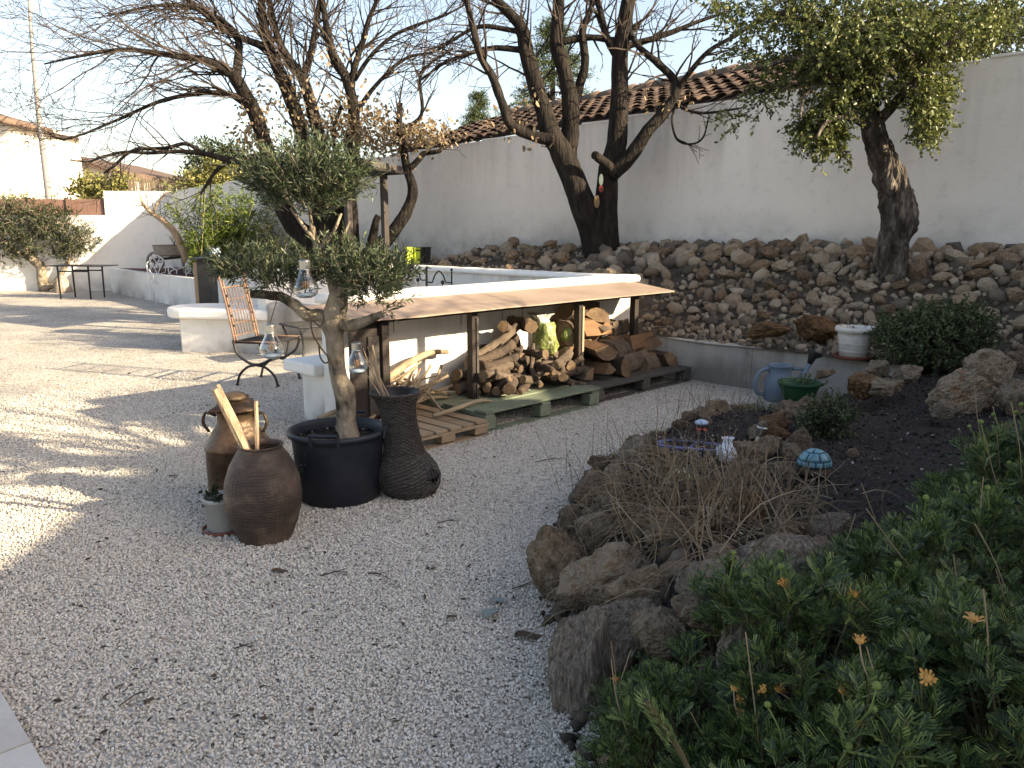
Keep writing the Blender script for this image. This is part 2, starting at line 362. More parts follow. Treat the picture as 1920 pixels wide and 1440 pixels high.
MAT['stake'] = M('old_stake_wood', [(.2, .13, .08), (.36, .26, .17), (.5, .4, .29)], 9, .85, .5, 40, stretch=(3, 3, .5))
MAT['small_pot'] = M('grey_pot', [(.3, .3, .29), (.42, .42, .4)], 9, .8, .2, 40)
MAT['tile'] = M('clay_tile', [(.045, .032, .027), (.095, .066, .052), (.15, .105, .08), (.11, .092, .08)], 5, .9, .4, 30, rand=.55)
MAT['lime'] = M('lime_plastic', [(.3, .4, .03), (.4, .5, .06)], 4, .4)
MAT['black_plastic'] = M('black_plastic', [(.012, .012, .013), (.03, .03, .03)], 5, .4)
MAT['blue_plastic'] = M('grey_blue_plastic', [(.11, .15, .2), (.17, .215, .27)], 4, .5)
MAT['green_plastic'] = M('green_plastic', [(.012, .05, .02), (.025, .085, .035)], 4, .45)
MAT['pot_white'] = M('old_white_plastic', [(.35, .31, .27), (.6, .57, .52), (.66, .63, .58)], 5, .6, .1, 20, stops=[0, .4, 1])
MAT['saucer'] = M('terracotta_plastic', [(.14, .045, .03), (.2, .075, .05)], 6, .7)
MAT['turtle_blue'] = M('blue_glaze', [(.05, .14, .19), (.1, .23, .29), (.2, .34, .39)], 26, .3, spec=.5)
MAT['turtle_line'] = M('dark_glaze', [(.012, .035, .05), (.02, .05, .07)], 8, .4)
MAT['brown_stone'] = M('brown_pebble', [(.045, .032, .025), (.09, .065, .05)], 8, .9, .5, 30)
MAT['red'] = M('red_plastic', [(.5, .04, .025), (.62, .07, .04)], 5, .45)
MAT['paleblue'] = M('pale_blue_plastic', [(.3, .4, .55), (.42, .5, .62)], 4, .4)
MAT['violet_blue'] = M('faded_violet_plastic', [(.09, .1, .2), (.16, .17, .3)], 5, .5)
MAT['bag_white'] = M('white_bag', [(.62, .66, .74), (.78, .8, .84)], 5, .5, .6, 20, trans=.2)
MAT['ball'] = M('pale_green_ball', [(.3, .34, .2), (.48, .5, .36)], 6, .6, .3, 20)
MAT['steel'] = M('lamp_steel', [(.35, .35, .33), (.5, .5, .47)], 5, .3, metal=.8)
MAT['dull_glass'] = M('lamp_lens', [(.5, .5, .4), (.6, .6, .5)], 5, .3)
MAT['sack'] = M('green_white_sack', [(.05, .075, .02), (.16, .2, .05), (.28, .3, .1), (.5, .5, .4)], 13, .38, 1., 30, stops=[0, .35, .62, .85], trans=.15, spec=.5)
MAT['sack_white'] = M('sack_mouth', [(.4, .4, .34), (.6, .6, .54)], 6, .45, .8, 30, trans=.2)
MAT['blue_bag'] = M('pale_blue_sheet', [(.3, .38, .42), (.45, .52, .55)], 4, .4, .5, 15)
MAT['grey_wood'] = M('grey_barrow_wood', [(.13, .11, .095), (.25, .22, .19), (.34, .3, .27)], 6, .9, .5, 25, stretch=(1, 4, 4))
MAT['dark_wood'] = M('dark_wood', [(.02, .016, .013), (.05, .04, .032)], 6, .85)
MAT['red_soil'] = M('red_gravel', [(.07, .03, .025), (.14, .065, .055)], 40, .95, .8, 80)
MAT['potting'] = M('potting_soil', [(.012, .009, .007), (.04, .03, .022), (.075, .058, .042)], 50, .95, 1., 70, bdist=.03)
MAT['urn'] = M('clay_urn', [(.3, .24, .18), (.42, .35, .28)], 5, .8, .3, 20)
MAT['screen'] = M('willow_screen', [(.11, .065, .05), (.2, .12, .095), (.27, .175, .145)], 9, .9, rand=.4, stretch=(4, 4, .6))
MAT['reed'] = M('reed_screen', [(.13, .1, .07), (.24, .19, .13)], 9, .9)
MAT['house_wall'] = stucco('far_house_render', (.74, .70, .62), stain=.12)
MAT['window'] = M('window_glass', [(.03, .04, .045), (.06, .07, .075)], 2, .08, spec=.6)
MAT['shutter'] = M('grey_shutter', [(.2, .23, .23), (.27, .3, .3)], 3, .6)
MAT['mast'] = M('weathered_mast', [(.14, .14, .15), (.24, .23, .23)], 8, .7, .2, 30)
MAT['slab'] = M('pale_terrace_slab', [(.4, .37, .33), (.52, .49, .44), (.58, .55, .5)], 4, .75, .25, 40, rand=.2)
MAT['skin_core'] = MAT['twig']
def glass(name, tint=(1, 1, 1), gl=.25):
    m = bpy.data.materials.new(name); m.use_nodes = True; t = m.node_tree; N = t.nodes; Lk = t.links; N.remove(N['Principled BSDF'])
    tr = N.new('ShaderNodeBsdfTransparent'); tr.inputs[0].default_value = (*tint, 1); g = N.new('ShaderNodeBsdfGlossy'); g.inputs['Roughness'].default_value = .04
    lw = N.new('ShaderNodeLayerWeight'); lw.inputs[0].default_value = gl; nz = N.new('ShaderNodeTexNoise'); nz.inputs['Scale'].default_value = 30
    mr = N.new('ShaderNodeMapRange'); mr.inputs[3].default_value = .02; mr.inputs[4].default_value = .1; Lk.new(nz.outputs[0], mr.inputs[0]); Lk.new(mr.outputs[0], g.inputs['Roughness'])
    mx = N.new('ShaderNodeMixShader'); Lk.new(lw.outputs['Facing'], mx.inputs[0]); Lk.new(tr.outputs[0], mx.inputs[1]); Lk.new(g.outputs[0], mx.inputs[2]); Lk.new(mx.outputs[0], N['Material Output'].inputs[0]); return m
MAT['glass'] = glass('bulb_glass', (.93, .96, .97), .35)
MAT['amber'] = M('amber_filament', [(.5, .22, .05), (.7, .36, .1)], 5, .4)
MAT['water'] = M('pale_blue_base', [(.3, .38, .46), (.5, .58, .64)], 5, .25, spec=.5)
MAT['rope'] = M('brown_cord', [(.05, .03, .02), (.12, .08, .05)], 30, .8)
# ================================================================== THE SETTING
def gravel_mat():
    m = bpy.data.materials.new('pale_gravel'); m.use_nodes = True; t = m.node_tree; N = t.nodes; Lk = t.links
    b = N['Principled BSDF']; b.inputs['Roughness'].default_value = .95; b.inputs['Specular IOR Level'].default_value = .1
    tc = N.new('ShaderNodeTexCoord')
    vo = N.new('ShaderNodeTexVoronoi'); vo.inputs['Scale'].default_value = 75; Lk.new(tc.outputs['Object'], vo.inputs['Vector'])
    sp = N.new('ShaderNodeSeparateColor'); Lk.new(vo.outputs['Color'], sp.inputs[0])
    cr = N.new('ShaderNodeValToRGB'); e = cr.color_ramp.elements
    for i, (p, c) in enumerate([(0, (.05, .045, .04)), (.08, (.26, .235, .2)), (.35, (.48, .44, .38)), (1, (.66, .615, .545))]):
        if i > 1: e.new(p)
        e[i].position = p; e[i].color = (*c, 1)
    Lk.new(sp.outputs[0], cr.inputs[0])
    nz = N.new('ShaderNodeTexNoise'); nz.inputs['Scale'].default_value = 1.3; nz.inputs['Detail'].default_value = 7; Lk.new(tc.outputs['Object'], nz.inputs['Vector'])
    mr = N.new('ShaderNodeMapRange'); mr.inputs[1].default_value = .35; mr.inputs[2].default_value = .7; mr.inputs[3].default_value = .8; mr.inputs[4].default_value = 1.06; Lk.new(nz.outputs[0], mr.inputs[0])
    mx = N.new('ShaderNodeMix'); mx.data_type = 'RGBA'; mx.blend_type = 'MULTIPLY'; mx.inputs[0].default_value = 1; Lk.new(cr.outputs[0], mx.inputs[6]); Lk.new(mr.outputs[0], mx.inputs[7])
    Lk.new(mx.outputs[2], b.inputs['Base Color'])
    bp = N.new('ShaderNodeBump'); bp.invert = True; bp.inputs['Strength'].default_value = 1; bp.inputs['Distance'].default_value = .012; Lk.new(vo.outputs['Distance'], bp.inputs['Height']); Lk.new(bp.outputs[0], b.inputs['Normal'])
    return m
MAT['gravel'] = gravel_mat()
MAT['pebble'] = M('crushed_limestone', [(.03, .026, .023), (.15, .132, .112), (.43, .39, .335), (.59, .545, .475), (.71, .67, .605)], 3, .9, rand=.82, stops=[0, .06, .14, .5, 1], spec=.15)

g = MB(); g.add([(-160, -60, 0), (160, -60, 0), (160, 240, 0), (-160, 240, 0)], [(0, 1, 2, 3)])
ground = struct('ground', g, MAT['gravel'])

# loose stones of the gravel, thick near the terrace and thinning with distance
def pebble_field():
    nx, ny = 46, 46; V = []; Q = []; D = []
    x0, x1, y0, y1 = -4.6, 2.6, 1.7, 8.6
    for j in range(ny + 1):
        for i in range(nx + 1):
            x = x0 + (x1 - x0) * i / nx; y = y0 + (y1 - y0) * j / ny; V.append((x, y, .001))
            vis = abs(x) < .72 * y + .35
            d = 13000 if y < 3.4 else 13000 - (y - 3.4) * 3000
            d = max(d, 900 if y < 7.6 else 250); d *= .72 + .5 * min(1, max(0, .5 + 1.1 * noise.noise(Vector((x * 1.4, y * 1.4, 5)))))
            if x > .95 + max(0, y - 4.2) * .7: vis = False
            D.append(d if vis else 0.)
    for j in range(ny):
        for i in range(nx): a = j * (nx + 1) + i; Q.append((a, a + 1, a + nx + 2, a + nx + 1))
    me = np_mesh('gravel_stones', V, Q, None); at_ = me.attributes.new('dens', 'FLOAT', 'POINT'); at_.data.foreach_set('value', D)
    o = link('gravel_stones', me); o['kind'] = 'stuff'; tag(o, 'loose pale crushed limestone gravel covering the yard', 'gravel')
    ng = bpy.data.node_groups.new('gravel_scatter', 'GeometryNodeTree')
    ng.interface.new_socket('Geometry', in_out='INPUT', socket_type='NodeSocketGeometry'); ng.interface.new_socket('Geometry', in_out='OUTPUT', socket_type='NodeSocketGeometry')
    N = ng.nodes; L = ng.links; gi = N.new('NodeGroupInput'); go = N.new('NodeGroupOutput')
    dp = N.new('GeometryNodeDistributePointsOnFaces'); na = N.new('GeometryNodeInputNamedAttribute'); na.data_type = 'FLOAT'; na.inputs[0].default_value = 'dens'
    L.new(gi.outputs[0], dp.inputs['Mesh']); L.new(na.outputs[0], dp.inputs['Density'])
    ic = N.new('GeometryNodeMeshIcoSphere'); ic.inputs['Radius'].default_value = .0059; ic.inputs['Subdivisions'].default_value = 1
    ip = N.new('GeometryNodeInstanceOnPoints'); L.new(dp.outputs[0], ip.inputs['Points']); L.new(ic.outputs[0], ip.inputs['Instance'])
    rr = N.new('FunctionNodeRandomValue'); rr.data_type = 'FLOAT_VECTOR'; rr.inputs[0].default_value = (0, 0, 0); rr.inputs[1].default_value = (6.28, 6.28, 6.28)
    rs = N.new('FunctionNodeRandomValue'); rs.data_type = 'FLOAT_VECTOR'; rs.inputs[0].default_value = (.55, .45, .4); rs.inputs[1].default_value = (1.5, 1.15, .95); rs.inputs['Seed'].default_value = 4
    L.new(rr.outputs[0], ip.inputs['Rotation']); L.new(rs.outputs[0], ip.inputs['Scale'])
    ti = N.new('GeometryNodeTranslateInstances'); rz = N.new('FunctionNodeRandomValue'); rz.data_type = 'FLOAT_VECTOR'; rz.inputs[0].default_value = (0, 0, -.003); rz.inputs[1].default_value = (0, 0, .008); rz.inputs['Seed'].default_value = 9
    L.new(ip.outputs[0], ti.inputs[0]); L.new(rz.outputs[0], ti.inputs['Translation']); ti.inputs['Local Space'].default_value = False
    sm = N.new('GeometryNodeSetMaterial'); sm.inputs['Material'].default_value = MAT['pebble']; L.new(ti.outputs[0], sm.inputs[0]); L.new(sm.outputs[0], go.inputs[0])
    md = o.modifiers.new('scatter', 'NODES'); md.node_group = ng; me.materials.append(MAT['pebble'])
pebble_field()

# terrace at the lower left corner: stone slabs on a kerb
tA, tB = gz(0, 1290, .04), gz(90, 1440, .04)
td = Vector((tB.x - tA.x, tB.y - tA.y, 0)).normalized(); tn = Vector((-td.y, td.x, 0)); tn = tn if tn.x < 0 else -tn
mb = MB(); c0 = Vector((tA.x, tA.y, 0))
mb.prism([c0 - td * 4 + tn * .03, c0 + td * 5 + tn * .03, c0 + td * 5 + tn * 3, c0 - td * 4 + tn * 3], -.05, .022)
terr = struct('terrace', mb, MAT['concrete'])
r = rng(3); sl = None
for i in range(-8, 10):
    for j in range(5):
        mb = MB(); a0 = i * .4 + (j % 2) * .2; p = c0 + td * (a0 + .2) + tn * (j * .4 + .2); s_ = .196
        mb.obox((p.x, p.y, .031 + r.uniform(-.001, .001)), td * s_, tn * s_, (0, 0, .012)); part('slab', mb, MAT['slab'], terr)

# ------------------------------------------------------------------ long boundary wall (u along it, v out into the yard)
W0 = Vector((-8.75, 20.8, 0)); WD = Vector((.7557, -.6549, 0)); WN = Vector((-.6549, -.7557, 0))
def W(u, v, z=0.): return Vector((W0.x + WD.x * u + WN.x * v, W0.y + WD.y * u + WN.y * v, z))
def uv(x, y): a, b = x - W0.x, y - W0.y; return a * WD.x + b * WD.y, a * WN.x + b * WN.y
def wall_top(u): return 2.46 + .047 * min(u, 22)
mb = MB(); us = [-.2, 3, 6, 9, 12, 15, 18, 21, 24, 28, 32]
for a, b in zip(us, us[1:]):
    mb.add([W(a, 0, -.2), W(b, 0, -.2), W(b, -.22, -.2), W(a, -.22, -.2), W(a, 0, wall_top(a)), W(b, 0, wall_top(b)), W(b, -.22, wall_top(b)), W(a, -.22, wall_top(a))],
           [(0, 1, 5, 4), (3, 7, 6, 2), (4, 5, 6, 7)])
bw = thing('boundary_wall', 'long tall pale rendered wall with rain streaks along the stone bank', 'wall')
part('wall', mb, MAT['wall'], bw)
mb = MB(); r = rng(8)
u = -.2
while u < 31.5:                                     # thin mortar line along the top, uneven
    L_ = r.uniform(.5, 1.1); zt = wall_top(u + L_ / 2)
    mb.add([W(u, .012, zt - .02), W(u + L_, .012, zt - .02 + .042 * L_ * .5), W(u + L_, .012, zt + .014), W(u, .012, zt + .01), W(u, -.23, zt - .02), W(u + L_, -.23, zt - .02), W(u + L_, -.23, zt + .014), W(u, -.23, zt + .01)],
           [(0, 1, 2, 3), (3, 2, 6, 7), (0, 3, 7, 4), (1, 5, 6, 2)]); u += L_ * r.uniform(1., 1.15)
part('coping', mb, MAT['coping'], bw)

# ------------------------------------------------------------------ end wall on the left, stepped
cz = W(0, 0)
EN = Vector((-.998, -.06, 0))                       # along the end wall, leftwards
def E(s, t=0., z=0.): return Vector((cz.x + EN.x * s + .06 * t, cz.y + EN.y * s + .998 * t, z))
ew = thing('garden_end_wall', 'sunlit white rendered wall stepping down to the left behind the yard', 'wall')
mb = MB(); mb.prism([E(-.05), E(1.55), E(1.55, .22), E(-.05, .22)], -.1, 2.5); part('high_section', mb, MAT['wall2'], ew)
mb = MB(); mb.prism([E(1.553), E(9), E(9, .2), E(1.553, .2)], -.1, 1.9); part('low_section', mb, MAT['wall2'], ew)
sc = thing('willow_screen_fence', 'reddish brown screen panels standing on the low part of the white wall', 'fence', E(3, .1, 1.9))
s = 1.62; k = 0
while s < 8.9:
    mb = MB(); mb.prism([E(s, .06), E(s + .9, .06), E(s + .9, .12), E(s, .12)], 1.902, 2.3); part('panel', mb, MAT['screen'], sc); s += .93
    mb = MB(); mb.prism([E(s - .03, .04), E(s, .04), E(s, .15), E(s - .03, .15)], 1.9, 2.34); part('post', mb, MAT['dark_wood'], sc)

# ------------------------------------------------------------------ stone bank in front of the wall
def sstep(a, b, x):
    t = min(1, max(0, (x - a) / (b - a))); return t * t * (3 - 2 * t)
def bank_z(u, v):
    zl = .56 + (1.0 - .56) * sstep(5.5, 9, u)                              # left planter and terrace behind the patio
    zm = 1.27 - .27 * sstep(.3, 1.9, v)                                     # behind the patio wall
    zr = 1.30 - .88 * sstep(.35, 2.5, v)                                    # open slope on the right
    z = zl + (zm - zl) * sstep(10.6, 11.6, u)
    z = z + (zr - z) * sstep(14.6, 15.7, u)
    return z + .05 * noise.noise(Vector((u * 1.3, v * 1.3, 0)))
def bank_vmax(u):
    if u < 6.25: return 1.3 + .95 * (u + .5) / 6.75
    if u < 11.3: return 2.25 + .25 * (u - 6.25) / 5.05
    if u < 15.35: return 1.95
    return 2.42 + .35 * (u - 15.4) / 2.7
mb = MB(); nv = 14; us = [-.4 + .2 * i for i in range(int(26 / .2))]
us += [11.29, 11.31, 15.34, 15.36]; us.sort()
V = []; 
for u_ in us:
    vm = bank_vmax(u_)
    for j in range(nv + 1): v_ = vm * j / nv; V.append(W(u_, v_, bank_z(u_, v_)))
mb.add(V, [(i * (nv + 1) + j, i * (nv + 1) + j + 1, (i + 1) * (nv + 1) + j + 1, (i + 1) * (nv + 1) + j) for i in range(len(us) - 1) for j in range(nv)])
bank = struct('rock_bank', mb, MAT['earth'], True)

STN = [rock_me('stone', 100 + i, MAT['stone'], 2, (1, rng(i).uniform(.62, .95), rng(i + 50).uniform(.5, .75)), .12, 8) for i in range(16)]
def stone(parent, name, me, loc, size, r, tilt=.5, kz=1.):
    o = link(name, me, parent); o.location = loc; o.scale = (size, size * r.uniform(.8, 1.1), size * kz * r.uniform(.8, 1.15))
    o.rotation_euler = (r.uniform(-tilt, tilt), r.uniform(-tilt, tilt), r.uniform(0, 6.28)); return o
r = rng(21); placed = []; small = []
def try_place(n, ulo, uhi, vlo, vhi, slo, shi, pack, lst, tries=40):
    k = 0
    for _ in range(n * tries):
        u_ = r.uniform(ulo, uhi); vm = min(vhi, bank_vmax(u_) - .07)
        if vlo >= vm: continue
        v_ = r.uniform(vlo, vm); sz = r.uniform(slo, shi)
        if u_ > 15.4: sz *= 1.12 - .2 * v_
        if any((u_ - a) ** 2 + (v_ - b) ** 2 < ((sz + c) * pack) ** 2 for a, b, c in placed): continue
        placed.append((u_, v_, sz)); lst.append((u_, v_, sz)); k += 1
        if k >= n: break
big = []
try_place(105, 15.45, 20.5, .1, 1.9, .13, .2, .66, big)
try_place(36, 11.4, 15.4, .1, 1.9, .12, .2, .68, big)
try_place(26, 6.8, 11.2, .3, 2.4, .08, .15, .8, big)
try_place(140, 15.4, 20.0, .2, 2.5, .075, .125, .62, big)
big = big[:300]
for u_, v_, sz in big: stone(bank, 'stone', r.choice(STN), W(u_, v_, bank_z(u_, v_) + sz * .22), sz, r)
try_place(260, 14, 22.5, .05, 2.6, .09, .15, .55, small, 14)
try_place(1100, 15.4, 21.5, .05, 2.6, .04, .085, .5, small, 12)
try_place(260, 6, 15.3, .05, 4.3, .03, .07, .62, small, 12)
def scatter_rocks(name, items, parent, mat, seed, zf):
    rr = np.random.RandomState(seed); bm = bmesh.new(); bmesh.ops.create_icosphere(bm, subdivisions=1, radius=1)
    T = np.array([v.co[:] for v in bm.verts]); Fq = np.array([[v.index for v in f.verts] for f in bm.faces]); bm.free()
    VV = []; FF = []
    for i, (x, y, z, sz) in enumerate(items):
        A = rr.normal(size=(3, 3)); q, _ = np.linalg.qr(A); t = T * (1 + rr.uniform(-.3, .25, (len(T), 1))) * np.array([1, .8, .62]); t = (t @ q) * sz
        VV.append(t + np.array([x, y, z + zf * sz])); FF.append(Fq + i * len(T))
    o = link(name, np_mesh(name, np.concatenate(VV), np.concatenate(FF), mat), parent); o['kind'] = 'stuff'; return o
MAT['stone_mix'] = M('small_bank_stone', [(.05, .045, .04), (.11, .09, .07), (.23, .175, .12), (.32, .26, .19), (.4, .35, .28)], 6, .9, .5, 20, rand=.7, island=True, bdist=.03)
its = [(*W(a, b)[:2], bank_z(a, b), c) for a, b, c in small]
its += [(*W(a, b)[:2], bank_z(a, b), r.uniform(.015, .04)) for a, b in [(r.uniform(6, 21), r.uniform(.03, 2.5)) for _ in range(2600)] if b < bank_vmax(a) - .05]
scatter_rocks('small_stones', its, bank, MAT['stone_mix'], 5, .25)

# low white retaining wall of the left planter
rt = thing('planter_wall', 'low white rendered wall holding the raised planter in the far left corner', 'wall', W(0, 1.3))
mb = MB()
pts = [(-.4, 1.32, .60), (3, 1.8, .60), (6.25, 2.27, .62), (9.0, 2.42, .95), (11.35, 2.52, .98)]
for (a, b, z0), (c, d, z1) in zip(pts, pts[1:]):
    p, q = W(a, b), W(c, d); n_ = (q - p).normalized(); sd_ = Vector((n_.y, -n_.x, 0)) * .09
    if sd_.dot(WN) < 0: sd_ = -sd_
    mb.prism([p - sd_, q - sd_, q + sd_, p + sd_], -.05, [z0, z1, z1, z0])
part('wall', mb, MAT['white'], rt)
# red gravel in that planter
mb = MB(); V = []
for i in range(20):
    u_ = -.3 + i * .34
    for j in range(5): v_ = .05 + (bank_vmax(u_) - .08) * j / 4; V.append(W(u_, v_, bank_z(u_, v_) + .02))
mb.add(V, [(i * 5 + j, i * 5 + j + 1, i * 5 + j + 6, i * 5 + j + 5) for i in range(19) for j in range(4)])
struct('planter_soil', mb, MAT['red_soil'], True)

# low concrete wall at the foot of the bank, right of the wood shelter
lw = thing('low_concrete_wall', 'low stained concrete wall at the foot of the stone bank', 'wall', (1.9, 8.4, 0))
mb = MB(); A_, B_, C_ = Vector((1.55, 8.62, 0)), Vector((2.35, 7.75, 0)), Vector((3.35, 6.78, 0))
for p, q, w0, w1 in ((A_, B_, .12, .16), (B_, C_, .16, .36)):
    n_ = (q - p).normalized(); sd_ = Vector((-n_.y, n_.x, 0)); sd_ = sd_ if sd_.x > 0 else -sd_
    mb.prism([p, q, q + sd_ * w1, p + sd_ * w0], -.05, .415)
part('wall', mb, MAT['concrete'], lw, bevel=.012)

# ------------------------------------------------------------------ raised garden bed on the right
EDGE = [(.42, .2), (.36, 1.4), (.27, 2.2), (.2, 3.3), (.38, 4.25), (.65, 5.05), (1.02, 5.6), (1.6, 5.98), (2.2, 6.2), (2.85, 6.45), (3.35, 6.7)]
EP = [Vector((a, b, 0)) for a, b in EDGE]; EC = catmull(EP, 8)
def edge_x(y):
    for a, b in zip(EC, EC[1:]):
        if a.y <= y <= b.y and b.y > a.y: return a.x + (b.x - a.x) * (y - a.y) / (b.y - a.y)
    return EC[0].x if y < EC[0].y else 3.45
def bed_z(x, y):
    d = x - edge_x(y); dd = d * (.85 if y < 4.5 else .62)
    z = -.12 + .50 * sstep(-.02, .34, dd)
    z += .035 * noise.noise(Vector((x * 1.7, y * 1.7, 3))) + .02 * noise.noise(Vector((x * 6, y * 6, 3)))
    z -= .2 * sstep(5.0, 5.7, y) * sstep(3.0, 2.3, x)
    z += .22 * sstep(1.2, 3.2, d) * sstep(4.2, 2.2, y)
    return z
mb = MB(); nx, ny = 70, 70; V = []; ok = []
for j in range(ny + 1):
    y = .2 + 7.2 * j / ny
    for i in range(nx + 1):
        x = edge_x(y) - .06 + (8.5 - edge_x(y)) * (i / nx) ** 1.6; V.append((x, y, bed_z(x, y))); ok.append(uv(x, y)[1] > 2.35)
mb.add(V, [q for q in [(j * (nx + 1) + i, j * (nx + 1) + i + 1, (j + 1) * (nx + 1) + i + 1, (j + 1) * (nx + 1) + i) for j in range(ny) for i in range(nx)] if all(ok[t] for t in q)])
bed = struct('garden_bed', mb, MAT['mulch'], True)
# crumbs of bark mulch and pale chips on the bed
r = rng(77); its = []
for _ in range(9000):
    y = r.uniform(2.4, 6.8); x = edge_x(y) + .3 + r.random() ** 1.2 * 3.6
    if abs(x) < .7 * y + .2 and uv(x, y)[1] > 2.5: its.append((x, y, bed_z(x, y), r.uniform(.004, .013)))
MAT['chip'] = M('mulch_chip', [(.008, .007, .006), (.025, .02, .017), (.06, .048, .04), (.12, .1, .085), (.42, .4, .37)], 6, .95, rand=.97, island=True, stops=[0, .4, .7, .95, 1])
scatter_rocks('mulch_chips', its, bed, MAT['chip'], 9, .3)

# rocks that edge the bed, one by one: (x, y of the photo at the rock's middle, width px, height px, level of its middle)
RK = [rock_me('rock', 300 + i, MAT['rock'], 4, (1, rng(i).uniform(.7, .95), rng(i + 9).uniform(.7, .95)), .16, 7 + i % 4) for i in range(12)]
r = rng(5)
def rock_px(x, y, wpx, hpx, z, me=None, tilt=.35, mat=None, rz=None, deep=.8):
    p = gz(x, y, z); d = depth(p); sx = wpx / 2 / F * d; sz = hpx / 2 / F * d
    o = link('rock', me or r.choice(RK), bed); o.location = p; o.scale = (sx * 1.22, sx * deep * 1.2, sz * 1.32)
    o.rotation_euler = (r.uniform(-tilt, tilt), r.uniform(-tilt, tilt), rz if rz is not None else r.uniform(-.5, .5)); return o
PALE = [rock_me('rock', 400 + i, MAT['pale_rock'], 4, (1, .8, .9), .14, 6) for i in range(3)]
rocks = [  # outer edge, near to far
    (1095, 1265, 125, 235, .10, 'p'), (1175, 1190, 130, 130, .20, 'p'), (1075, 1190, 60, 100, .10, 0), (1050, 1075, 105, 190, .14, 0), (1130, 1085, 150, 130, .24, 0), (1205, 1110, 130, 110, .3, 0),
    (1080, 985, 60, 85, .13, 0), (1130, 1000, 100, 100, .22, 0), (1110, 915, 70, 75, .14, 0), (1165, 925, 95, 80, .22, 0), (1125, 870, 40, 50, .12, 0), (1160, 880, 60, 55, .2, 0),
    (1205, 875, 70, 55, .2, 0), (1215, 835, 60, 45, .16, 0), (1245, 845, 70, 50, .22, 0), (1280, 825, 60, 50, .2, 0), (1330, 790, 80, 55, .2, 0), (1300, 815, 50, 40, .18, 0), (1370, 790, 70, 45, .24, 0), (1395, 770, 60, 40, .22, 0),
    (1215, 985, 90, 80, .32, 0), (1270, 1010, 110, 90, .35, 0), (1270, 950, 70, 60, .32, 0),
    # inner row by the dark mulch
    (1345, 940, 120, 90, .36, 0), (1395, 975, 110, 110, .38, 'o'), (1365, 905, 70, 50, .4, 0), (1420, 895, 80, 60, .4, 0), (1465, 890, 60, 55, .38, 0), (1405, 850, 75, 55, .4, 0), (1440, 840, 60, 50, .42, 0), (1455, 815, 50, 40, .44, 'o'),
    (1450, 795, 70, 55, .4, 'o'), (1500, 830, 65, 55, .42, 0), (1425, 810, 50, 40, .4, 0), (1475, 775, 60, 45, .4, 0), (1525, 765, 60, 45, .38, 0), (1330, 870, 55, 45, .32, 0), (1480, 850, 50, 40, .4, 0),
    (1455, 1060, 170, 110, .42, 'p'), (1385, 1080, 130, 110, .4, 0), (1500, 1000, 80, 60, .42, 0), (1560, 985, 80, 35, .44, 'p'), (1480, 1005, 70, 60, .42, 0), (1540, 1040, 70, 70, .42, 0), (1300, 1080, 110, 100, .36, 0),
    (1250, 1180, 120, 110, .34, 0), (1330, 1160, 130, 100, .4, 0),
    # right side, under the shrubs and by the bank
    (1620, 720, 80, 60, .44, 'o'), (1655, 725, 70, 45, .44, 0), (1700, 700, 60, 40, .46, 0), (1815, 735, 120, 90, .5, 0), (1850, 720, 110, 130, .52, 0), (1905, 740, 70, 90, .52, 0), (1900, 680, 60, 50, .5, 0), (1770, 770, 60, 40, .46, 0), (1890, 625, 60, 55, .6, 0),
    (1530, 615, 100, 50, .62, 'o'), (1440, 620, 80, 35, .6, 'o'), (1600, 850, 30, 20, .4, 0), (1545, 700, 40, 25, .42, 0), (1650, 690, 50, 35, .45, 0)]
MAT['ochre_rock'] = M('ochre_rock', [(.03, .022, .016), (.1, .058, .03), (.2, .11, .05), (.16, .13, .1)], 3.4, .92, 1., 9, bdist=.05)
OC = [rock_me('rock', 500 + i, MAT['ochre_rock'], 4, (1, .85, .8), .15, 7) for i in range(3)]
for x, y, a, b, z, kd in rocks:
    o = rock_px(x, y, a, b, z, r.choice(PALE) if kd == 'p' else r.choice(OC) if kd == 'o' else None, .25 if b > 150 else .4)
for k in range(95):                                    # smaller rocks packed between the large ones
    y = r.uniform(2.0, 6.3); x = edge_x(y) + (.03 + .5 * r.random() ** 1.3) * (1 if y < 4.6 else 1.25); sz = r.uniform(.05, .125)
    o = link('rock', r.choice(RK + OC[:1] + PALE[:1]), bed); o.location = (x, y, max(.03, bed_z(x, y)) + sz * .25); o.scale = (sz * 1.2, sz, sz * .9); o.rotation_euler = (r.uniform(-.6, .6), r.uniform(-.6, .6), r.uniform(0, 6.28))
its = []
for _ in range(700):
    y = r.uniform(1.9, 6.7); x = edge_x(y) + r.uniform(-.1, .4)
    its.append((x, y, max(.01, bed_z(x, y)), r.uniform(.012, .05)))
MAT['rock_mix'] = M('rock_rubble', [(.02, .018, .015), (.05, .042, .034), (.1, .08, .06), (.2, .17, .14)], 6, .92, .6, 25, rand=.7, island=True)
scatter_rocks('rock_rubble', its, bed, MAT['rock_mix'], 19, .2)

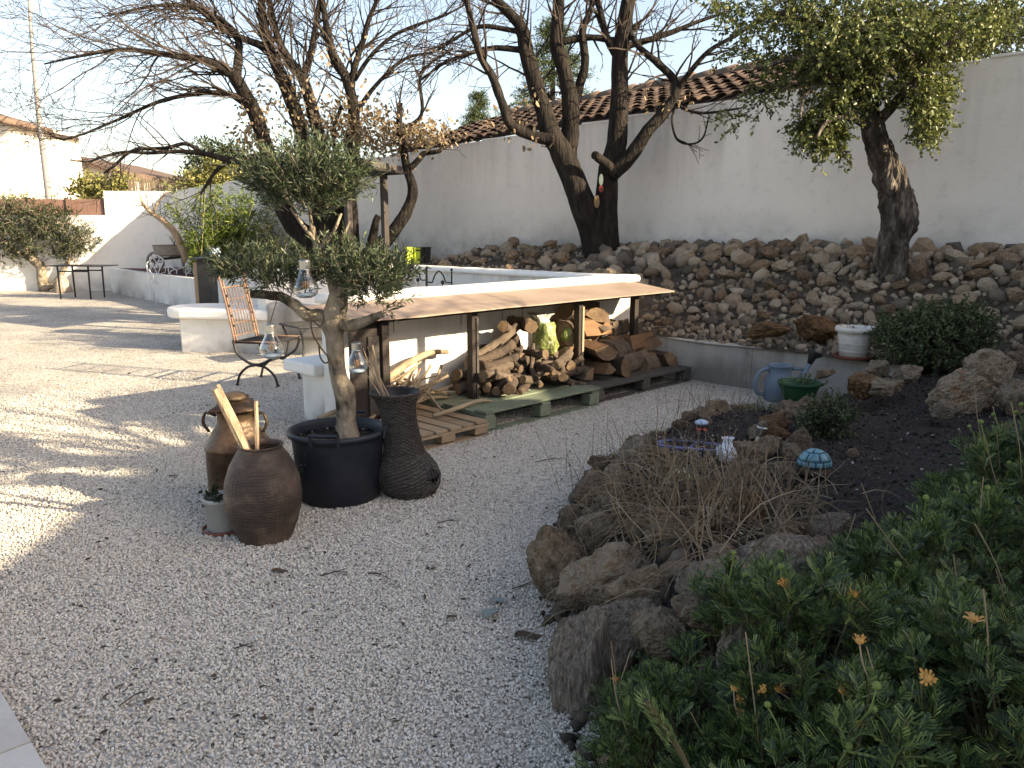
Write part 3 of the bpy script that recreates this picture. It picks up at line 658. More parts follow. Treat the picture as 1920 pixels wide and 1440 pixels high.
# ------------------------------------------------------------------ unseen house beside the camera and an added wall, set to shade the foreground
oh = thing('own_house', 'white rendered house with tiled roof standing right of the terrace', 'house', (9, -3, 0))
mb = MB(); mb.box((9.7, -3.9, 1.72), 7., 12., 3.44); part('wall', mb, MAT['white'], oh)
mb = MB(); mb.prism([(5.85, -10.2), (13.6, -10.2), (13.6, 2.4), (5.85, 2.4)], 3.445, 3.6); mb.add([(5.85, -10.2, 3.603), (5.85, 2.4, 3.603), (9.7, -10.2, 4.9), (9.7, 2.4, 4.9), (13.6, -10.2, 3.603), (13.6, 2.4, 3.603)], [(0, 1, 3, 2), (2, 3, 5, 4), (0, 2, 4), (1, 5, 3)]); part('roof', mb, MAT['tile'], oh)
for yy in (-7, -3.2, .2):
    mb = MB(); mb.box((6.19, yy, 1.3), .04, 1.1, 1.3); wn = part('window', mb, MAT['window'], oh); mb = MB()
    for dy, dz, sy, sz in ((0, .68, 1.24, .07), (0, -.68, 1.24, .07), (.585, 0, .07, 1.3), (-.585, 0, .07, 1.3), (0, 0, .05, 1.3)): mb.box((6.175, yy + dy, 1.3 + dz), .05, sy, sz)
    part('frame', mb, MAT['white_iron'], wn)
yw = thing('shade_wall', 'unseen white rendered wall added at the house corner to shade the bed and firewood', 'wall', (6.3, 4.4, 0))
mb = MB(); mb.prism([(6.2, 2.45), (6.42, 2.45), (6.42, 7.0), (6.2, 7.0)], -.05, [2.66, 2.66, 2.86, 2.86]); part('wall', mb, MAT['white'], yw)
# ================================================================== BEHIND THE WALLS
# neighbour's outbuilding with a clay tile roof above the long wall
nb = thing('tiled_outbuilding', 'long low outbuilding with clay tile roof behind the boundary wall', 'building', W(13, -2))
RU0, RU1 = 8.6, 17.2
def roof_pt(u, s): # s metres up the slope
    return W(u, -.05 - s * .955, wall_top(u) + .03 + s * .297)
mb = MB(); mb.prism([W(RU0 + .3, -.25), W(RU1, -.25), W(RU1, -6.2), W(RU0 + .3, -6.2)], 0, 2.6); part('wall', mb, MAT['house_wall'], nb)
SL = 3.3
mb = MB(); mb.add([roof_pt(RU0, -.05), roof_pt(RU1, -.05), roof_pt(RU1, SL), roof_pt(RU0, SL)], [(0, 1, 2, 3)])
mb.add([roof_pt(RU0, SL), roof_pt(RU1, SL), roof_pt(RU1, SL) + WN * -3.1 + Vector((0, 0, -.95)), roof_pt(RU0, SL) + WN * -3.1 + Vector((0, 0, -.95))], [(0, 1, 2, 3)])
mb.add([roof_pt(RU0, -.05), roof_pt(RU0, SL), W(RU0, -.1, 2.5)], [(0, 1, 2)])
roof = part('roof', mb, MAT['tile'], nb)
TW, TL = .215, .37
def tile_mesh():
    mb = MB(); n = 5; V = []
    for j, (x, r0) in enumerate(((-.02, TW * .44), (TL + .05, TW * .36))):
        for rr in (r0, r0 - .014):
            for k in range(n + 1):
                a = math.pi * k / n; V.append((x, -math.cos(a) * rr, math.sin(a) * rr * .62 + (.03 if j == 0 else 0)))
    m_ = n + 1; Fs = []
    for k in range(n):
        Fs += [(k, k + 1, 2 * m_ + k + 1, 2 * m_ + k), (k + m_, 3 * m_ + k, 3 * m_ + k + 1, k + 1 + m_), (k, k + m_, k + 1 + m_, k + 1)]
    mb.add(V, Fs); return mb.mesh('tile', MAT['tile'], True)
TM = tile_mesh(); cols = int((RU1 - RU0) / TW); rows = int(SL / TL); r = rng(4)
slope = (roof_pt(RU0, 1) - roof_pt(RU0, 0)).normalized(); across = (roof_pt(RU0 + 1, 0) - roof_pt(RU0, 0)).normalized(); nrm = slope.cross(across); nrm = nrm if nrm.z > 0 else -nrm
rowv = nrm.cross(slope); RM = Matrix((slope, rowv, nrm)).transposed().to_euler()
inv = nb.location; cnt = 0; rest = []
tl = []
for i in range(cols):
    for j in range(rows): tl.append((i, j))
tl.sort(key=lambda q: -q[0] * .0 + q[1] * 0)
for i, j in tl:
    p = roof_pt(RU0 + (i + .5) * TW, j * TL) + nrm * (.012 + r.uniform(-.003, .006)); cnt += 1
    if cnt > 300:
        rest.append((p, r.uniform(.9, 1.15))); continue
    o = link('tile', TM, roof); o.location = p - Vector(inv); o.rotation_euler = (RM.x + r.uniform(-.02, .02), RM.y, RM.z + r.uniform(-.03, .03)); o.scale = (1, 1, r.uniform(.9, 1.15))
if rest:
    T_ = np.array([v.co[:] for v in TM.vertices]); Q_ = np.array([list(f.vertices) for f in TM.polygons]); A_ = np.array(RM.to_matrix())
    o = link('far_tiles', np_mesh('far_tiles', np.concatenate([(T_ * [1, 1, k_]) @ A_.T + np.array(p_ - Vector(inv)) for p_, k_ in rest]), np.concatenate([Q_ + i * len(T_) for i in range(len(rest))]), MAT['tile'], True), roof); o['kind'] = 'stuff'
mb = MB()                                             # ridge caps
k = 0
while k * .4 < RU1 - RU0:
    a = roof_pt(RU0 + k * .4, SL) + Vector((0, 0, .02)); b = roof_pt(RU0 + k * .4 + .42, SL) + Vector((0, 0, .045)); mb.tube([a, b], [.1, .12], 8); k += 1
part('ridge_caps', mb, MAT['tile'], roof, True)

# white house far left
fh = thing('white_neighbour_house', 'sunlit white house with a low tiled gable beyond the end wall', 'house', (-18, 31, 0))
a, b = at(-60, 400, 31), at(240, 400, 31)
apex = at(60, 287, 31); eave = at(238, 331, 31)
mb = MB(); V = [(-30, 31, 0), (eave.x, 31, 0), (eave.x, 31, eave.z), (apex.x, 31, apex.z), (-30, 31, eave.z - 2)]
mb.add(V + [(x, 39, z) for x, y, z in V], [(0, 1, 2, 3, 4), (1, 6, 7, 2)]); part('wall', mb, MAT['house_wall'], fh)
mb = MB(); dv = Vector((0, 9, 0))
n_ = Vector((apex.x, 30.7, apex.z + .02)); e_ = Vector((eave.x + .25, 30.7, eave.z - .04)); l_ = Vector((-30, 30.7, eave.z - 1.95))
for p, q in ((n_, e_), (l_, n_)): mb.add([p, q, q + dv, p + dv, p + Vector((0, 0, .16)), q + Vector((0, 0, .16)), q + dv + Vector((0, 0, .16)), p + dv + Vector((0, 0, .16))], [(0, 1, 5, 4), (4, 5, 6, 7), (0, 3, 2, 1), (1, 2, 6, 5)])
part('roof', mb, MAT['tile'], fh)
for x0, x1 in ((98, 110), (117, 131)):
    p, q = at(x0, 347, 30.96), at(x1, 378, 30.96); mb = MB(); mb.box(((p.x + q.x) / 2, 30.97, (p.z + q.z) / 2), q.x - p.x, .04, p.z - q.z); wn = part('window', mb, MAT['shutter'], fh)
    mb = MB(); mb.box(((p.x + q.x) / 2, 30.93, p.z + .05), q.x - p.x + .2, .06, .1); part('lintel', mb, MAT['coping'], wn)
# nearer house corner with overhanging tiles
nh = thing('tall_house_corner', 'sunlit tiled eave of a tall white house at the far left edge', 'house', (-17.5, 26, 0))
p = at(28, 236, 25); mb = MB(); mb.box((p.x - 3.3, 27.2, 2.3), 6., 4., 5.0); part('wall', mb, MAT['house_wall'], nh)
rf = MB(); rf.add([(p.x - 7, 24.9, p.z + .75 + 1.3), (p.x, 24.9, p.z + .02), (p.x, 29.5, p.z + .02), (p.x - 7, 29.5, p.z + 2.05)], [(0, 1, 2, 3)]); rf = part('roof', rf, MAT['tile'], nh)
for j in range(9):
    mb = MB(); y0 = 24.92 + j * .24; mb.tube([(p.x + .06, y0, p.z + .04), (p.x - 2.4, y0, p.z + .74)], [.1, .1], 8); part('tile', mb, MAT['tile'], rf, True)
# mast
mp = [at(52, -40, 24), at(60, 90, 24), at(75, 240, 24), at(95, 400, 24)]; ms = thing('aerial_mast', 'tall thin grey mast leaning over the far left houses', 'mast', (mp[3].x, 24, 0))
mb = MB(); mb.tube([mp[3] * 1. - Vector((0, 0, mp[3].z)), mp[3], mp[2], mp[1], mp[0]], [.12, .1, .075, .05, .035], 8); part('pole', mb, MAT['mast'], ms, True)
mb = MB()
for t in range(11):
    q = mp[3].lerp(mp[2], t / 10); mb.bar(q + Vector((-.13, 0, 0)), q + Vector((.13, 0, .0)), .02, .02)
part('rungs', mb, MAT['mast'], ms)
# reed fence over the end wall corner
rf = thing('reed_fence', 'grey brown reed fence rising behind the white end wall', 'fence', E(1, 1.2))
mb = MB(); r = rng(2); x = 0.
p0, p1 = at(238, 337, 22.6), at(345, 337, 22.6)
n = 130
for i in range(n):
    q = p0.lerp(p1, i / n); mb.tube([(q.x, q.y + r.uniform(-.01, .01), .2), (q.x + r.uniform(-.02, .02), q.y, q.z + r.uniform(-.06, .05))], [.011, .009], 4, cap=False)
part('reeds', mb, MAT['reed'], rf)
mb = MB()
for z in (1.2, 2.0, 2.5): mb.bar((p0.x, p0.y - .02, z), (p1.x, p1.y - .02, z), .02, .02)
part('rail', mb, MAT['dark_wood'], rf)

def leafy_blob(name, label, cat, base, blobs, mat, lsize, ntw, nleaf, seed, tpl=OVAL, width=.5, twl=.4, trunk=None, trunk_mat=None, group=None, updir=.5, up=.1, stem_r=.006, spread=.8):
    """tree or bush: trunk and a crown of leafy twigs spread through several rounded masses (cx, cy, cz, rx, ry, rz, weight)"""
    t = thing(name, label, cat, base, 0, group); r = rng(seed); lv = Leaves(seed); mb = MB(); tot = sum(b[6] for b in blobs)
    for b in blobs:
        c = Vector(b[:3])
        for k in range(int(ntw * b[6] / tot)):
            d = rvec(r); rad = r.random() ** .45
            p = c + Vector((d.x * b[3], d.y * b[4], d.z * b[5])) * rad
            dd = (Vector((d.x / b[3], d.y / b[4], d.z / b[5])).normalized() * .8 + rvec(r) * .7)
            twig(mb, lv, r, p - dd.normalized() * twl * .45, dd, twl * r.uniform(.6, 1.2), stem_r, nleaf, lsize, .1, .3, up, spread)
    if trunk is None:
        trunk = MB(); bs = Vector(base)
        for b in blobs: trunk.tube(catmull([bs, bs.lerp(Vector(b[:3]), .5) + rvec(r) * .05, Vector(b[:3])], 4), [.03 - .0025 * i for i in range(9)], 6, cap=False)
    tr = part('trunk', trunk, trunk_mat or MAT['twig'], t, True)
    part('twigs', mb, trunk_mat or MAT['twig'], t)
    me = lv.mesh('crown', mat, tpl, width, updir)
    o = link('crown', me, t); o.location = -Vector(t.location); return t
# distant trees
p = at(415, 300, 33); leafy_blob('round_pine_tree', 'dark rounded pine rising beyond the far wall corner', 'tree', (p.x, 33, 0), [(p.x, 33, p.z - .2, 1.3, 1.2, 1.0, 3), (p.x + 1., 33, p.z - .9, 1.2, 1, .8, 2), (p.x - .9, 33, p.z - 1., .9, 1, .7, 1)], MAT['dark_leaf'], .16, 900, 8, 11, twl=.6, width=.4)
p = at(190, 352, 25); leafy_blob('pale_bush', 'pale sunlit leafy bush above the brown screen on the end wall', 'bush', (p.x, 25, 0), [(p.x, 25, p.z, .85, .5, .45, 2), (p.x - .5, 25, p.z - .2, .6, .5, .4, 1), (p.x + .6, 25, p.z + .05, .45, .4, .3, 1)], MAT['sun_leaf'], .1, 420, 9, 12, twl=.35)
p = at(60, 385, 24); leafy_blob('dry_hedge', 'dry yellowish hedge top behind the far left wall', 'hedge', (p.x, 24, 0), [(p.x, 24, p.z, 1.1, .4, .3, 2)], MAT['sun_leaf'], .08, 160, 7, 13, twl=.35)
p = at(390, 330, 21.8); leafy_blob('yellow_green_bush', 'yellow green bush peeping over the wall corner', 'bush', (p.x, 22.6, 0), [(p.x, 22.5, p.z, .8, .4, .5, 2), (p.x - .5, 22.5, p.z - .1, .5, .4, .35, 1)], MAT['sun_leaf'], .09, 260, 9, 14, twl=.35)
def cedar(x0, x1, ytop, ybot, Y, seed, label):
    r = rng(seed); top = at((x0 + x1) / 2, ytop, Y); w_ = (at(x1, ybot, Y).x - at(x0, ybot, Y).x) / 2; zb = at(x0, ybot, Y).z
    t = thing('cedar_tree', label, 'tree', (top.x, Y, 0), 0, 'cedars behind the tiled roof'); mb = MB(); mb.tube([(top.x, Y, 0), (top.x, Y, top.z)], [.25, .03], 8); part('trunk', mb, MAT['bark'], t)
    tw = MB(); lv = Leaves(seed); z = zb - .6
    while z < top.z:
        f = 1 - (z - zb + .6) / (top.z - zb + .6); n = 9
        for k in range(n):
            a = r.uniform(0, 6.28); L_ = w_ * (f * .95 + .1) * r.uniform(.7, 1.15); d = Vector((math.cos(a), math.sin(a), -.12))
            P = twig(tw, lv, r, (top.x, Y, z + r.uniform(-.1, .1)), d, L_, .02, int(36 * L_) + 10, .15, .2, .12, -.02, 1.0)
            for q in P[1:]:
                for _ in range(3): twig(None, lv, r, q, d + rvec(r) * .8, .35, .005, 9, .12, 0, .3, -.05, .9)
        z += .26
    part('twigs', tw, MAT['twig'], t); o = link('crown', lv.mesh('crown', MAT['cedar'], LENS, .22, .3), t); o.location = -Vector(t.location)
cedar(925, 1150, 40, 200, 27, 31, 'green cedar behind the tiled roof, between the forked trunks')
cedar(870, 920, 172, 215, 33, 32, 'small far cedar top peeping over the left end of the tiled roof')
p = at(1890, 55, 10.4); leafy_blob('wall_hedge', 'dull grey green hedge showing over the wall top at the right edge', 'hedge', (p.x, 10.4, 0), [(p.x, 10.4, p.z, .5, .6, .32, 2), (p.x + 1., 9.6, p.z + .05, .7, .6, .4, 2), (p.x - .35, 10.7, p.z - .2, .35, .4, .2, 1)], MAT['shrub_leaf'], .05, 900, 9, 15, twl=.22)

# ================================================================== BARE TREES
def bare_tree(name, label, limbs, Y, base, seed, twig_spec, leaf_spots=(), leaf_n=0, wob=.14, extra=None):
    t = thing(name, label, 'tree', base); tr = MB(); tw = MB(); r = rng(seed); ends = []
    for i, L_ in enumerate(limbs):
        P, Wd = limb(tr, L_['p'], Y - L_.get('dy', 0), 12 if L_['p'][0][2] > 18 else 7, 5, wob, seed + i)
        n = L_.get('n', 0); lo = L_.get('lo', .3); b = Vector(L_.get('dir', (0, 0, 0)))
        for k in range(n):
            tt = lo + (1 - lo) * (k + r.random()) / n; j = min(int(tt * (len(P) - 1)), len(P) - 2); d = (P[j + 1] - P[j]).normalized()
            side = d.cross(rvec(r)).normalized()
            dd = (d * .75 + side * r.uniform(.4, .95) + b * r.uniform(.3, 1)).normalized()
            ln = L_.get('len', 1.2) * r.uniform(.55, 1.15)
            grow(tw, r, P[j], dd, ln, max(.007, min(Wd[j] * .45, .02)), twig_spec['lvl'], twig_spec['dens'], L_.get('bias', twig_spec['bias']), twig_spec.get('jit', .2), ends, twig_spec.get('minr', .004))
    if extra: extra(tr, r)
    part('trunk', tr, MAT['bark'], t, True); part('twigs', tw, MAT['twig'], t)
    if leaf_n:
        lv = Leaves(seed)
        for x, y, rx, ry, wgt in leaf_spots:
            for k in range(int(leaf_n * wgt)):
                a = r.gauss(0, .45); b2 = r.gauss(0, .45); p = at(x + a * rx, y + b2 * ry, Y + r.uniform(-.5, .5)); lv.put(p, rvec(r) + Vector((0, 0, -.5)), r.uniform(.05, .1))
        o = link('dry_leaves', lv.mesh('dry_leaves', MAT['dead_leaf'], OVAL, .5, .2), t); o.location = -Vector(base); o['kind'] = 'stuff'
    return t
T1Y = 13.0; b1 = gz(610, 494, 1.0)
T1 = [
 dict(p=[(612, 500, 58), (585, 455, 46), (545, 415, 40), (522, 360, 34), (503, 295, 31), (478, 213, 30, .2), (443, 150, 26, .5), (427, 133, 22, .6), (383, 113, 17, .9), (317, 103, 12, 1.1), (233, 93, 9, 1.2), (150, 105, 6, 1.3), (83, 120, 3, 1.3)], n=34, lo=.42, len=1.5, dir=(-.5, 0, .05), bias=(-.035, 0, .005)),
 dict(p=[(443, 150, 20, .5), (447, 100, 17), (440, 60, 13), (380, 20, 10), (300, 10, 7), (200, 30, 4)], n=22, lo=.2, len=1.5, dir=(-.6, 0, .1), bias=(-.05, 0, .0)),
 dict(p=[(477, 213, 18, .2), (440, 180, 13), (380, 175, 10), (300, 190, 8), (220, 225, 6), (130, 260, 4), (95, 255, 3)], n=24, lo=.15, len=1.3, dir=(-.6, 0, 0), bias=(-.05, 0, .0)),
 dict(p=[(500, 290, 20), (460, 300, 17), (430, 300, 15), (383, 288, 11), (333, 284, 9), (280, 287, 7), (233, 285, 6), (190, 295, 5), (165, 303, 4), (130, 300, 3)], n=16, lo=.3, len=.9, dir=(-.3, 0, .1), bias=(-.03, 0, .02)),
 dict(p=[(383, 290, 9), (350, 270, 8), (310, 278, 8), (250, 282, 7), (215, 310, 6), (195, 325, 4)], n=12, lo=.3, len=.8, dir=(-.3, 0, .0)),
 dict(p=[(440, 300, 10), (410, 315, 8), (385, 350, 7), (375, 365, 4)], n=7, lo=.3, len=.7, dir=(-.3, 0, -.2)),
 dict(p=[(625, 500, 56), (612, 440, 48), (597, 370, 40), (580, 300, 33), (556, 217, 30), (527, 140, 27), (505, 90, 22), (493, 33, 18), (488, -40, 14)], n=26, lo=.45, len=1.4, dir=(-.2, 0, .2), bias=(-.02, 0, .03)),
 dict(p=[(500, 90, 17), (470, 78, 15), (440, 66, 13), (400, 40, 10), (350, 0, 8)], n=14, lo=.2, len=1.3, dir=(-.5, 0, .1), bias=(-.04, 0, .01)),
 dict(p=[(640, 500, 52), (628, 420, 42), (612, 340, 32), (603, 283, 28), (588, 217, 25), (567, 147, 22), (540, 110, 18), (520, 67, 15), (500, -20, 11)], n=20, lo=.5, len=1.2, dir=(0, 0, .2)),
 dict(p=[(567, 147, 16), (581, 107, 14), (590, 60, 12), (602, -20, 9)], n=10, lo=.2, len=1.1, dir=(.1, 0, .2)),
 dict(p=[(655, 505, 50), (655, 420, 38), (652, 340, 30), (659, 280, 26), (663, 207, 24), (650, 150, 21), (623, 100, 18), (612, 50, 14), (600, -30, 11)], n=18, lo=.5, len=1.2, dir=(.1, 0, .2)),
 dict(p=[(657, 190, 16), (664, 130, 14), (680, 80, 12), (693, 33, 10), (722, -30, 8)], n=14, lo=.2, len=1.2, dir=(.3, 0, .1)),
 dict(p=[(665, 150, 10), (700, 100, 9), (750, 60, 7), (830, 30, 5), (880, 5, 3)], n=12, lo=.2, len=1.0, dir=(.4, 0, .0)),
 dict(p=[(665, 215, 12), (705, 160, 9), (760, 110, 7), (820, 95, 5), (858, 60, 3)], n=14, lo=.2, len=1.0, dir=(.4, 0, .0)),
 dict(p=[(668, 505, 46, .1), (690, 480, 36, .1), (712, 462, 32, .1), (745, 425, 26, .1), (768, 385, 23), (774, 355, 21), (764, 320, 19), (757, 283, 16), (749, 240, 14), (750, 193, 11)], n=5, lo=.7, len=.6, dir=(.2, 0, 0)),
 dict(p=[(764, 320, 14), (785, 300, 13), (795, 288, 12), (822, 284, 9), (828, 280, 6)], n=5, lo=.4, len=.7, dir=(.4, 0, .1)),
 dict(p=[(752, 245, 9), (790, 215, 8), (787, 150, 7), (800, 125, 6), (850, 90, 4)], n=14, lo=.2, len=.9, dir=(.2, 0, .1)),
 dict(p=[(690, 480, 22, .15), (700, 440, 18, .15), (705, 415, 15, .15), (710, 404, 13, .15)], n=0),
 dict(p=[(635, 310, 11), (625, 250, 9), (640, 200, 8)], n=6, lo=.3, len=.7),
]
bare_tree('bare_oak_tree', 'big leafless many stemmed tree with long twigs reaching left over the yard', T1, T1Y, b1, 41,
          dict(lvl=2, dens=[0, 5.2, 3.6], bias=(-.01, 0, .02), jit=.2, minr=.0036),
          [(620, 230, 70, 60, .25), (560, 200, 50, 60, .12), (660, 250, 50, 60, .2), (720, 260, 90, 40, .35), (790, 250, 70, 30, .3), (700, 220, 60, 50, .15), (475, 200, 40, 60, .08), (470, 260, 50, 40, .12), (640, 100, 80, 60, .05)], 1900)

T2Y = 11.15; b2 = gz(1130, 490, 1.14)
T2 = [
 dict(p=[(1128, 500, 74), (1112, 440, 56), (1088, 370, 52), (1065, 310, 50), (1035, 253, 44), (1020, 210, 38), (1007, 167, 36), (987, 100, 32), (977, 50, 27), (940, 10, 20), (905, -30, 16)], n=18, lo=.6, len=1.1, dir=(-.2, 0, .2)),
 dict(p=[(1066, 305, 38, -.1), (1068, 250, 38, -.1), (1070, 200, 36), (1060, 140, 31), (1044, 83, 29), (1047, 17, 25), (1050, -40, 20)], n=12, lo=.5, len=1.0, dir=(.1, 0, .3)),
 dict(p=[(1072, 215, 22, -.1), (1085, 165, 20, -.1), (1097, 120, 18), (1092, 60, 16), (1105, 25, 12), (1120, -30, 9)], n=9, lo=.4, len=.9, dir=(.1, 0, .2)),
 dict(p=[(1132, 500, 72), (1135, 433, 54), (1140, 333, 48), (1157, 267, 42), (1161, 167, 37), (1163, 100, 34), (1172, 33, 30), (1185, -40, 24)], n=14, lo=.55, len=1.0, dir=(.2, 0, .2)),
 dict(p=[(1161, 110, 20), (1140, 75, 17), (1130, 40, 14), (1115, -20, 12)], n=6, lo=.3, len=.9),
 dict(p=[(1145, 328, 34, .1), (1180, 295, 30, .15), (1215, 245, 27, .2), (1248, 207, 24, .2), (1267, 176, 21, .2), (1264, 150, 18, .2), (1235, 120, 15, .2), (1200, 90, 13, .2), (1180, 60, 11)], n=9, lo=.5, len=.8, dir=(.2, 0, .1)),
 dict(p=[(1268, 172, 15, .2), (1290, 140, 12, .3), (1330, 95, 10, .4), (1390, 60, 8, .5), (1440, 20, 6, .5), (1480, -10, 4, .5)], n=14, lo=.2, len=.8, dir=(.2, 0, .05)),
 dict(p=[(1262, 190, 8, .2), (1285, 205, 7, .3), (1320, 212, 6, .4), (1375, 205, 4, .5), (1400, 200, 2, .5)], n=9, lo=.3, len=.5, dir=(.2, 0, -.2), bias=(0, 0, -.03)),
 dict(p=[(1264, 200, 6, .2), (1260, 230, 5, .3), (1270, 262, 5, .3), (1295, 270, 4, .4), (1318, 258, 4, .4), (1330, 215, 3, .4)], n=9, lo=.3, len=.3, dir=(0, 0, -.3), bias=(0, 0, -.03)),
 dict(p=[(1040, 262, 26, .1), (1010, 258, 23, .1), (960, 237, 20, .2), (943, 197, 19, .3), (923, 143, 17, .3), (900, 103, 15, .3), (877, 10, 12, .3), (870, -30, 9, .3)], n=12, lo=.5, len=.9, dir=(-.2, 0, .1)),
 dict(p=[(985, 95, 15), (930, 90, 11), (880, 100, 9), (830, 120, 7), (790, 150, 4)], n=14, lo=.2, len=.9, dir=(-.4, 0, .0), bias=(-.03, 0, -.01)),
 dict(p=[(975, 60, 12), (900, 50, 9), (840, 80, 6), (800, 95, 4)], n=9, lo=.3, len=.8, dir=(-.3, 0, .1)),
 dict(p=[(1160, 90, 16), (1215, 75, 13), (1260, 60, 11), (1310, 40, 8), (1370, 20, 5)], n=12, lo=.2, len=.9, dir=(.2, 0, .1)),
 dict(p=[(1045, 80, 16), (1100, 70, 14), (1155, 75, 12), (1190, 70, 10)], n=5, lo=.3, len=.7),
 dict(p=[(1150, 322, 26, .1), (1138, 308, 20, .2), (1120, 294, 18, .3), (1115, 291, 17, .35)], n=0),
]
t2 = bare_tree('forked_bare_tree', 'leafless dark tree forking low into two heavy trunks before the wall', T2, T2Y, b2, 57,
          dict(lvl=2, dens=[0, 3.4, 2.6], bias=(0, 0, .02), jit=.24, minr=.004), [(950, 230, 60, 30, .3), (1250, 190, 60, 40, .3), (1010, 265, 30, 20, .15), (1000, 190, 40, 40, .2)], 150)
# painted wooden tags hanging in the fork of that tree
for i, (x, y, rx, rz, cc, nm) in enumerate([(1127, 337, .028, .075, (.16, .2, .18), 'pale grey green'), (1127, 354, .03, .045, (.2, .035, .03), 'red'), (1119, 378, .036, .085, (.2, .13, .065), 'ochre')]):
    p = at(x, y, T2Y - .32); mb = MB(); n = 12
    ring = [(rx * math.cos(2 * math.pi * k / n), rz * math.sin(2 * math.pi * k / n)) for k in range(n)]
    mb.add([(a, -.012, b) for a, b in ring] + [(a, .012, b) for a, b in ring], [tuple(range(n)), tuple(range(2 * n - 1, n - 1, -1))] + [(k, (k + 1) % n, n + (k + 1) % n, n + k) for k in range(n)])
    o = single('hanging_tag', mb, M('tag_paint', [tuple(c * .8 for c in cc), cc], 8, .7), '%s oval tag hanging in the fork of the dark tree' % nm, 'tag', 'painted tags in the tree'); o.location = p

# ================================================================== CORK OAK
CKY = 8.35; bc = gz(1685, 545, .80); r = rng(9)
ck = thing('cork_oak_tree', 'cork oak with rugged grey bark and hanging leafy branches by the wall', 'tree', bc)
tr = MB()
TP = [(1690, 560, 86), (1676, 515, 68), (1671, 470, 66), (1683, 425, 74), (1688, 395, 72), (1672, 345, 70), (1655, 300, 60), (1640, 250, 50), (1632, 205, 40), (1638, 160, 32), (1637, 110, 28), (1645, 40, 26), (1650, -60, 22)]
P = [at(x, y, CKY) for x, y, w_ in TP]; Wd = [w_ * .76 / 2 / F * depth(p) for (x, y, w_), p in zip(TP, P)]
tr.tube(catmull(P, 16), lerpl(Wd, 16), 90, True, .1, 3)
def corky(q):                                         # deep vertical furrows and plates of cork
    a = noise.noise(Vector((q[0] * 11, q[1] * 11, q[2] * 2.6))); b = noise.noise(Vector((q[0] * 26, q[1] * 26, q[2] * 9))); return .055 * (abs(a) - .2) + .03 * abs(b)
cl = catmull(P, 16); V2 = []
for idx, q in enumerate(tr.v):
    c = cl[min(idx // 90, len(cl) - 1)]; d = Vector(q) - c; V2.append(tuple(c + d.normalized() * (d.length + corky(q) * min(1, d.length / .12))))
tr.v = V2; part('trunk', tr, MAT['cork'], ck)
lb = MB()
for L_ in ([(1640, 215, 26), (1600, 170, 20, .2), (1550, 130, 15, .4), (1490, 110, 11, .5), (1420, 130, 7, .6)], [(1645, 230, 24), (1690, 180, 20, .3), (1740, 120, 16, .5), (1800, 60, 12, .6)], [(1637, 140, 22), (1590, 80, 16, .2), (1520, 40, 12, .3), (1430, 20, 8, .3)], [(1637, 120, 20), (1700, 60, 16), (1780, 10, 12), (1850, -20, 8)],
           [(1630, 240, 16), (1590, 220, 12, .4), (1550, 230, 9, .5), (1530, 260, 6, .6)], [(1560, 140, 10, .4), (1510, 180, 8, .6), (1500, 220, 5, .7)]): limb(lb, L_, CKY, 8, 5, .1, 4)
part('limbs', lb, MAT['cork'], ck, True)
lv = Leaves(6); tw = MB()
clumps = [(1640, 60, 150, 75, 1.0, 6.0), (1760, 50, 110, 60, .8, 4.2), (1560, 90, 100, 65, .7, 2.6), (1610, 158, 85, 40, .55, 1.8), (1740, 210, 34, 62, .4, 2.1), (1735, 150, 60, 55, .5, 1.8), (1560, 195, 60, 50, .45, 1.3), (1530, 245, 38, 38, .3, .7), (1562, 245, 26, 34, .3, .55), (1505, 235, 30, 30, .3, .3), (1545, 270, 22, 26, .2, .3), (1580, 285, 14, 16, .2, .15),
          (1440, 40, 75, 50, .5, .7), (1400, 100, 55, 40, .4, .35), (1470, 130, 55, 50, .4, .6), (1430, 180, 55, 35, .35, .3), (1370, 225, 30, 25, .25, .12), (1860, 20, 60, 45, .6, 1.1), (1500, 20, 90, 40, .6, 1.3), (1640, -60, 260, 60, 1.1, 3.5), (1365, 20, 50, 40, .4, .35)]
for x, y, rx, ry, rd, wgt in clumps:
    for k in range(int(wgt * 118)):
        d = rvec(r); rad = r.random() ** .5
        p = at(x + d.x * rx * rad, y - d.z * ry * rad, CKY - .25 + d.y * rd * rad)
        dd = Vector((d.x, d.y * .6, d.z * .5 - .35)) + rvec(r) * .6
        twig(tw, lv, r, p - dd.normalized() * .06, dd, r.uniform(.12, .26), .004, 9, .043, .05, .35, -.1, .9)
part('twigs', tw, MAT['twig'], ck); o = link('crown', lv.mesh('crown', MAT['cork_leaf'], OVAL, .58, .45), ck); o.location = -Vector(bc)

# bare tree in the bed by the house, right of the frame: its twigs dapple the light on the yard
sh = thing('yard_tree', 'leafless tree with fine twigs growing beside the house wall', 'tree', (5.0, 2.4, .3))
tr = MB(); tw = MB(); r = rng(91); bs = Vector((5.0, 2.4, .3))
tr.tube(catmull([bs, bs + Vector((.05, .1, 1)), bs + Vector((-.05, .05, 2.0)), bs + Vector((0, 0, 2.9))], 4), [.13, .12, .12, .11, .11, .1, .1, .1, .09, .09, .08, .08, .07], 10, True, .1)
for k in range(17):
    a = k * 2.4; d = Vector((math.cos(a) * .6, math.sin(a) * 1.1, r.uniform(.1, .7))); grow(tw, r, bs + Vector((0, 0, 2.3 + r.random() * .7)), d, r.uniform(1.2, 1.9), .05, 2, [0, 5.5, 4.2], (0, 0, .02), .18, None, .006)
part('trunk', tr, MAT['bark'], sh, True); part('twigs', tw, MAT['twig'], sh)
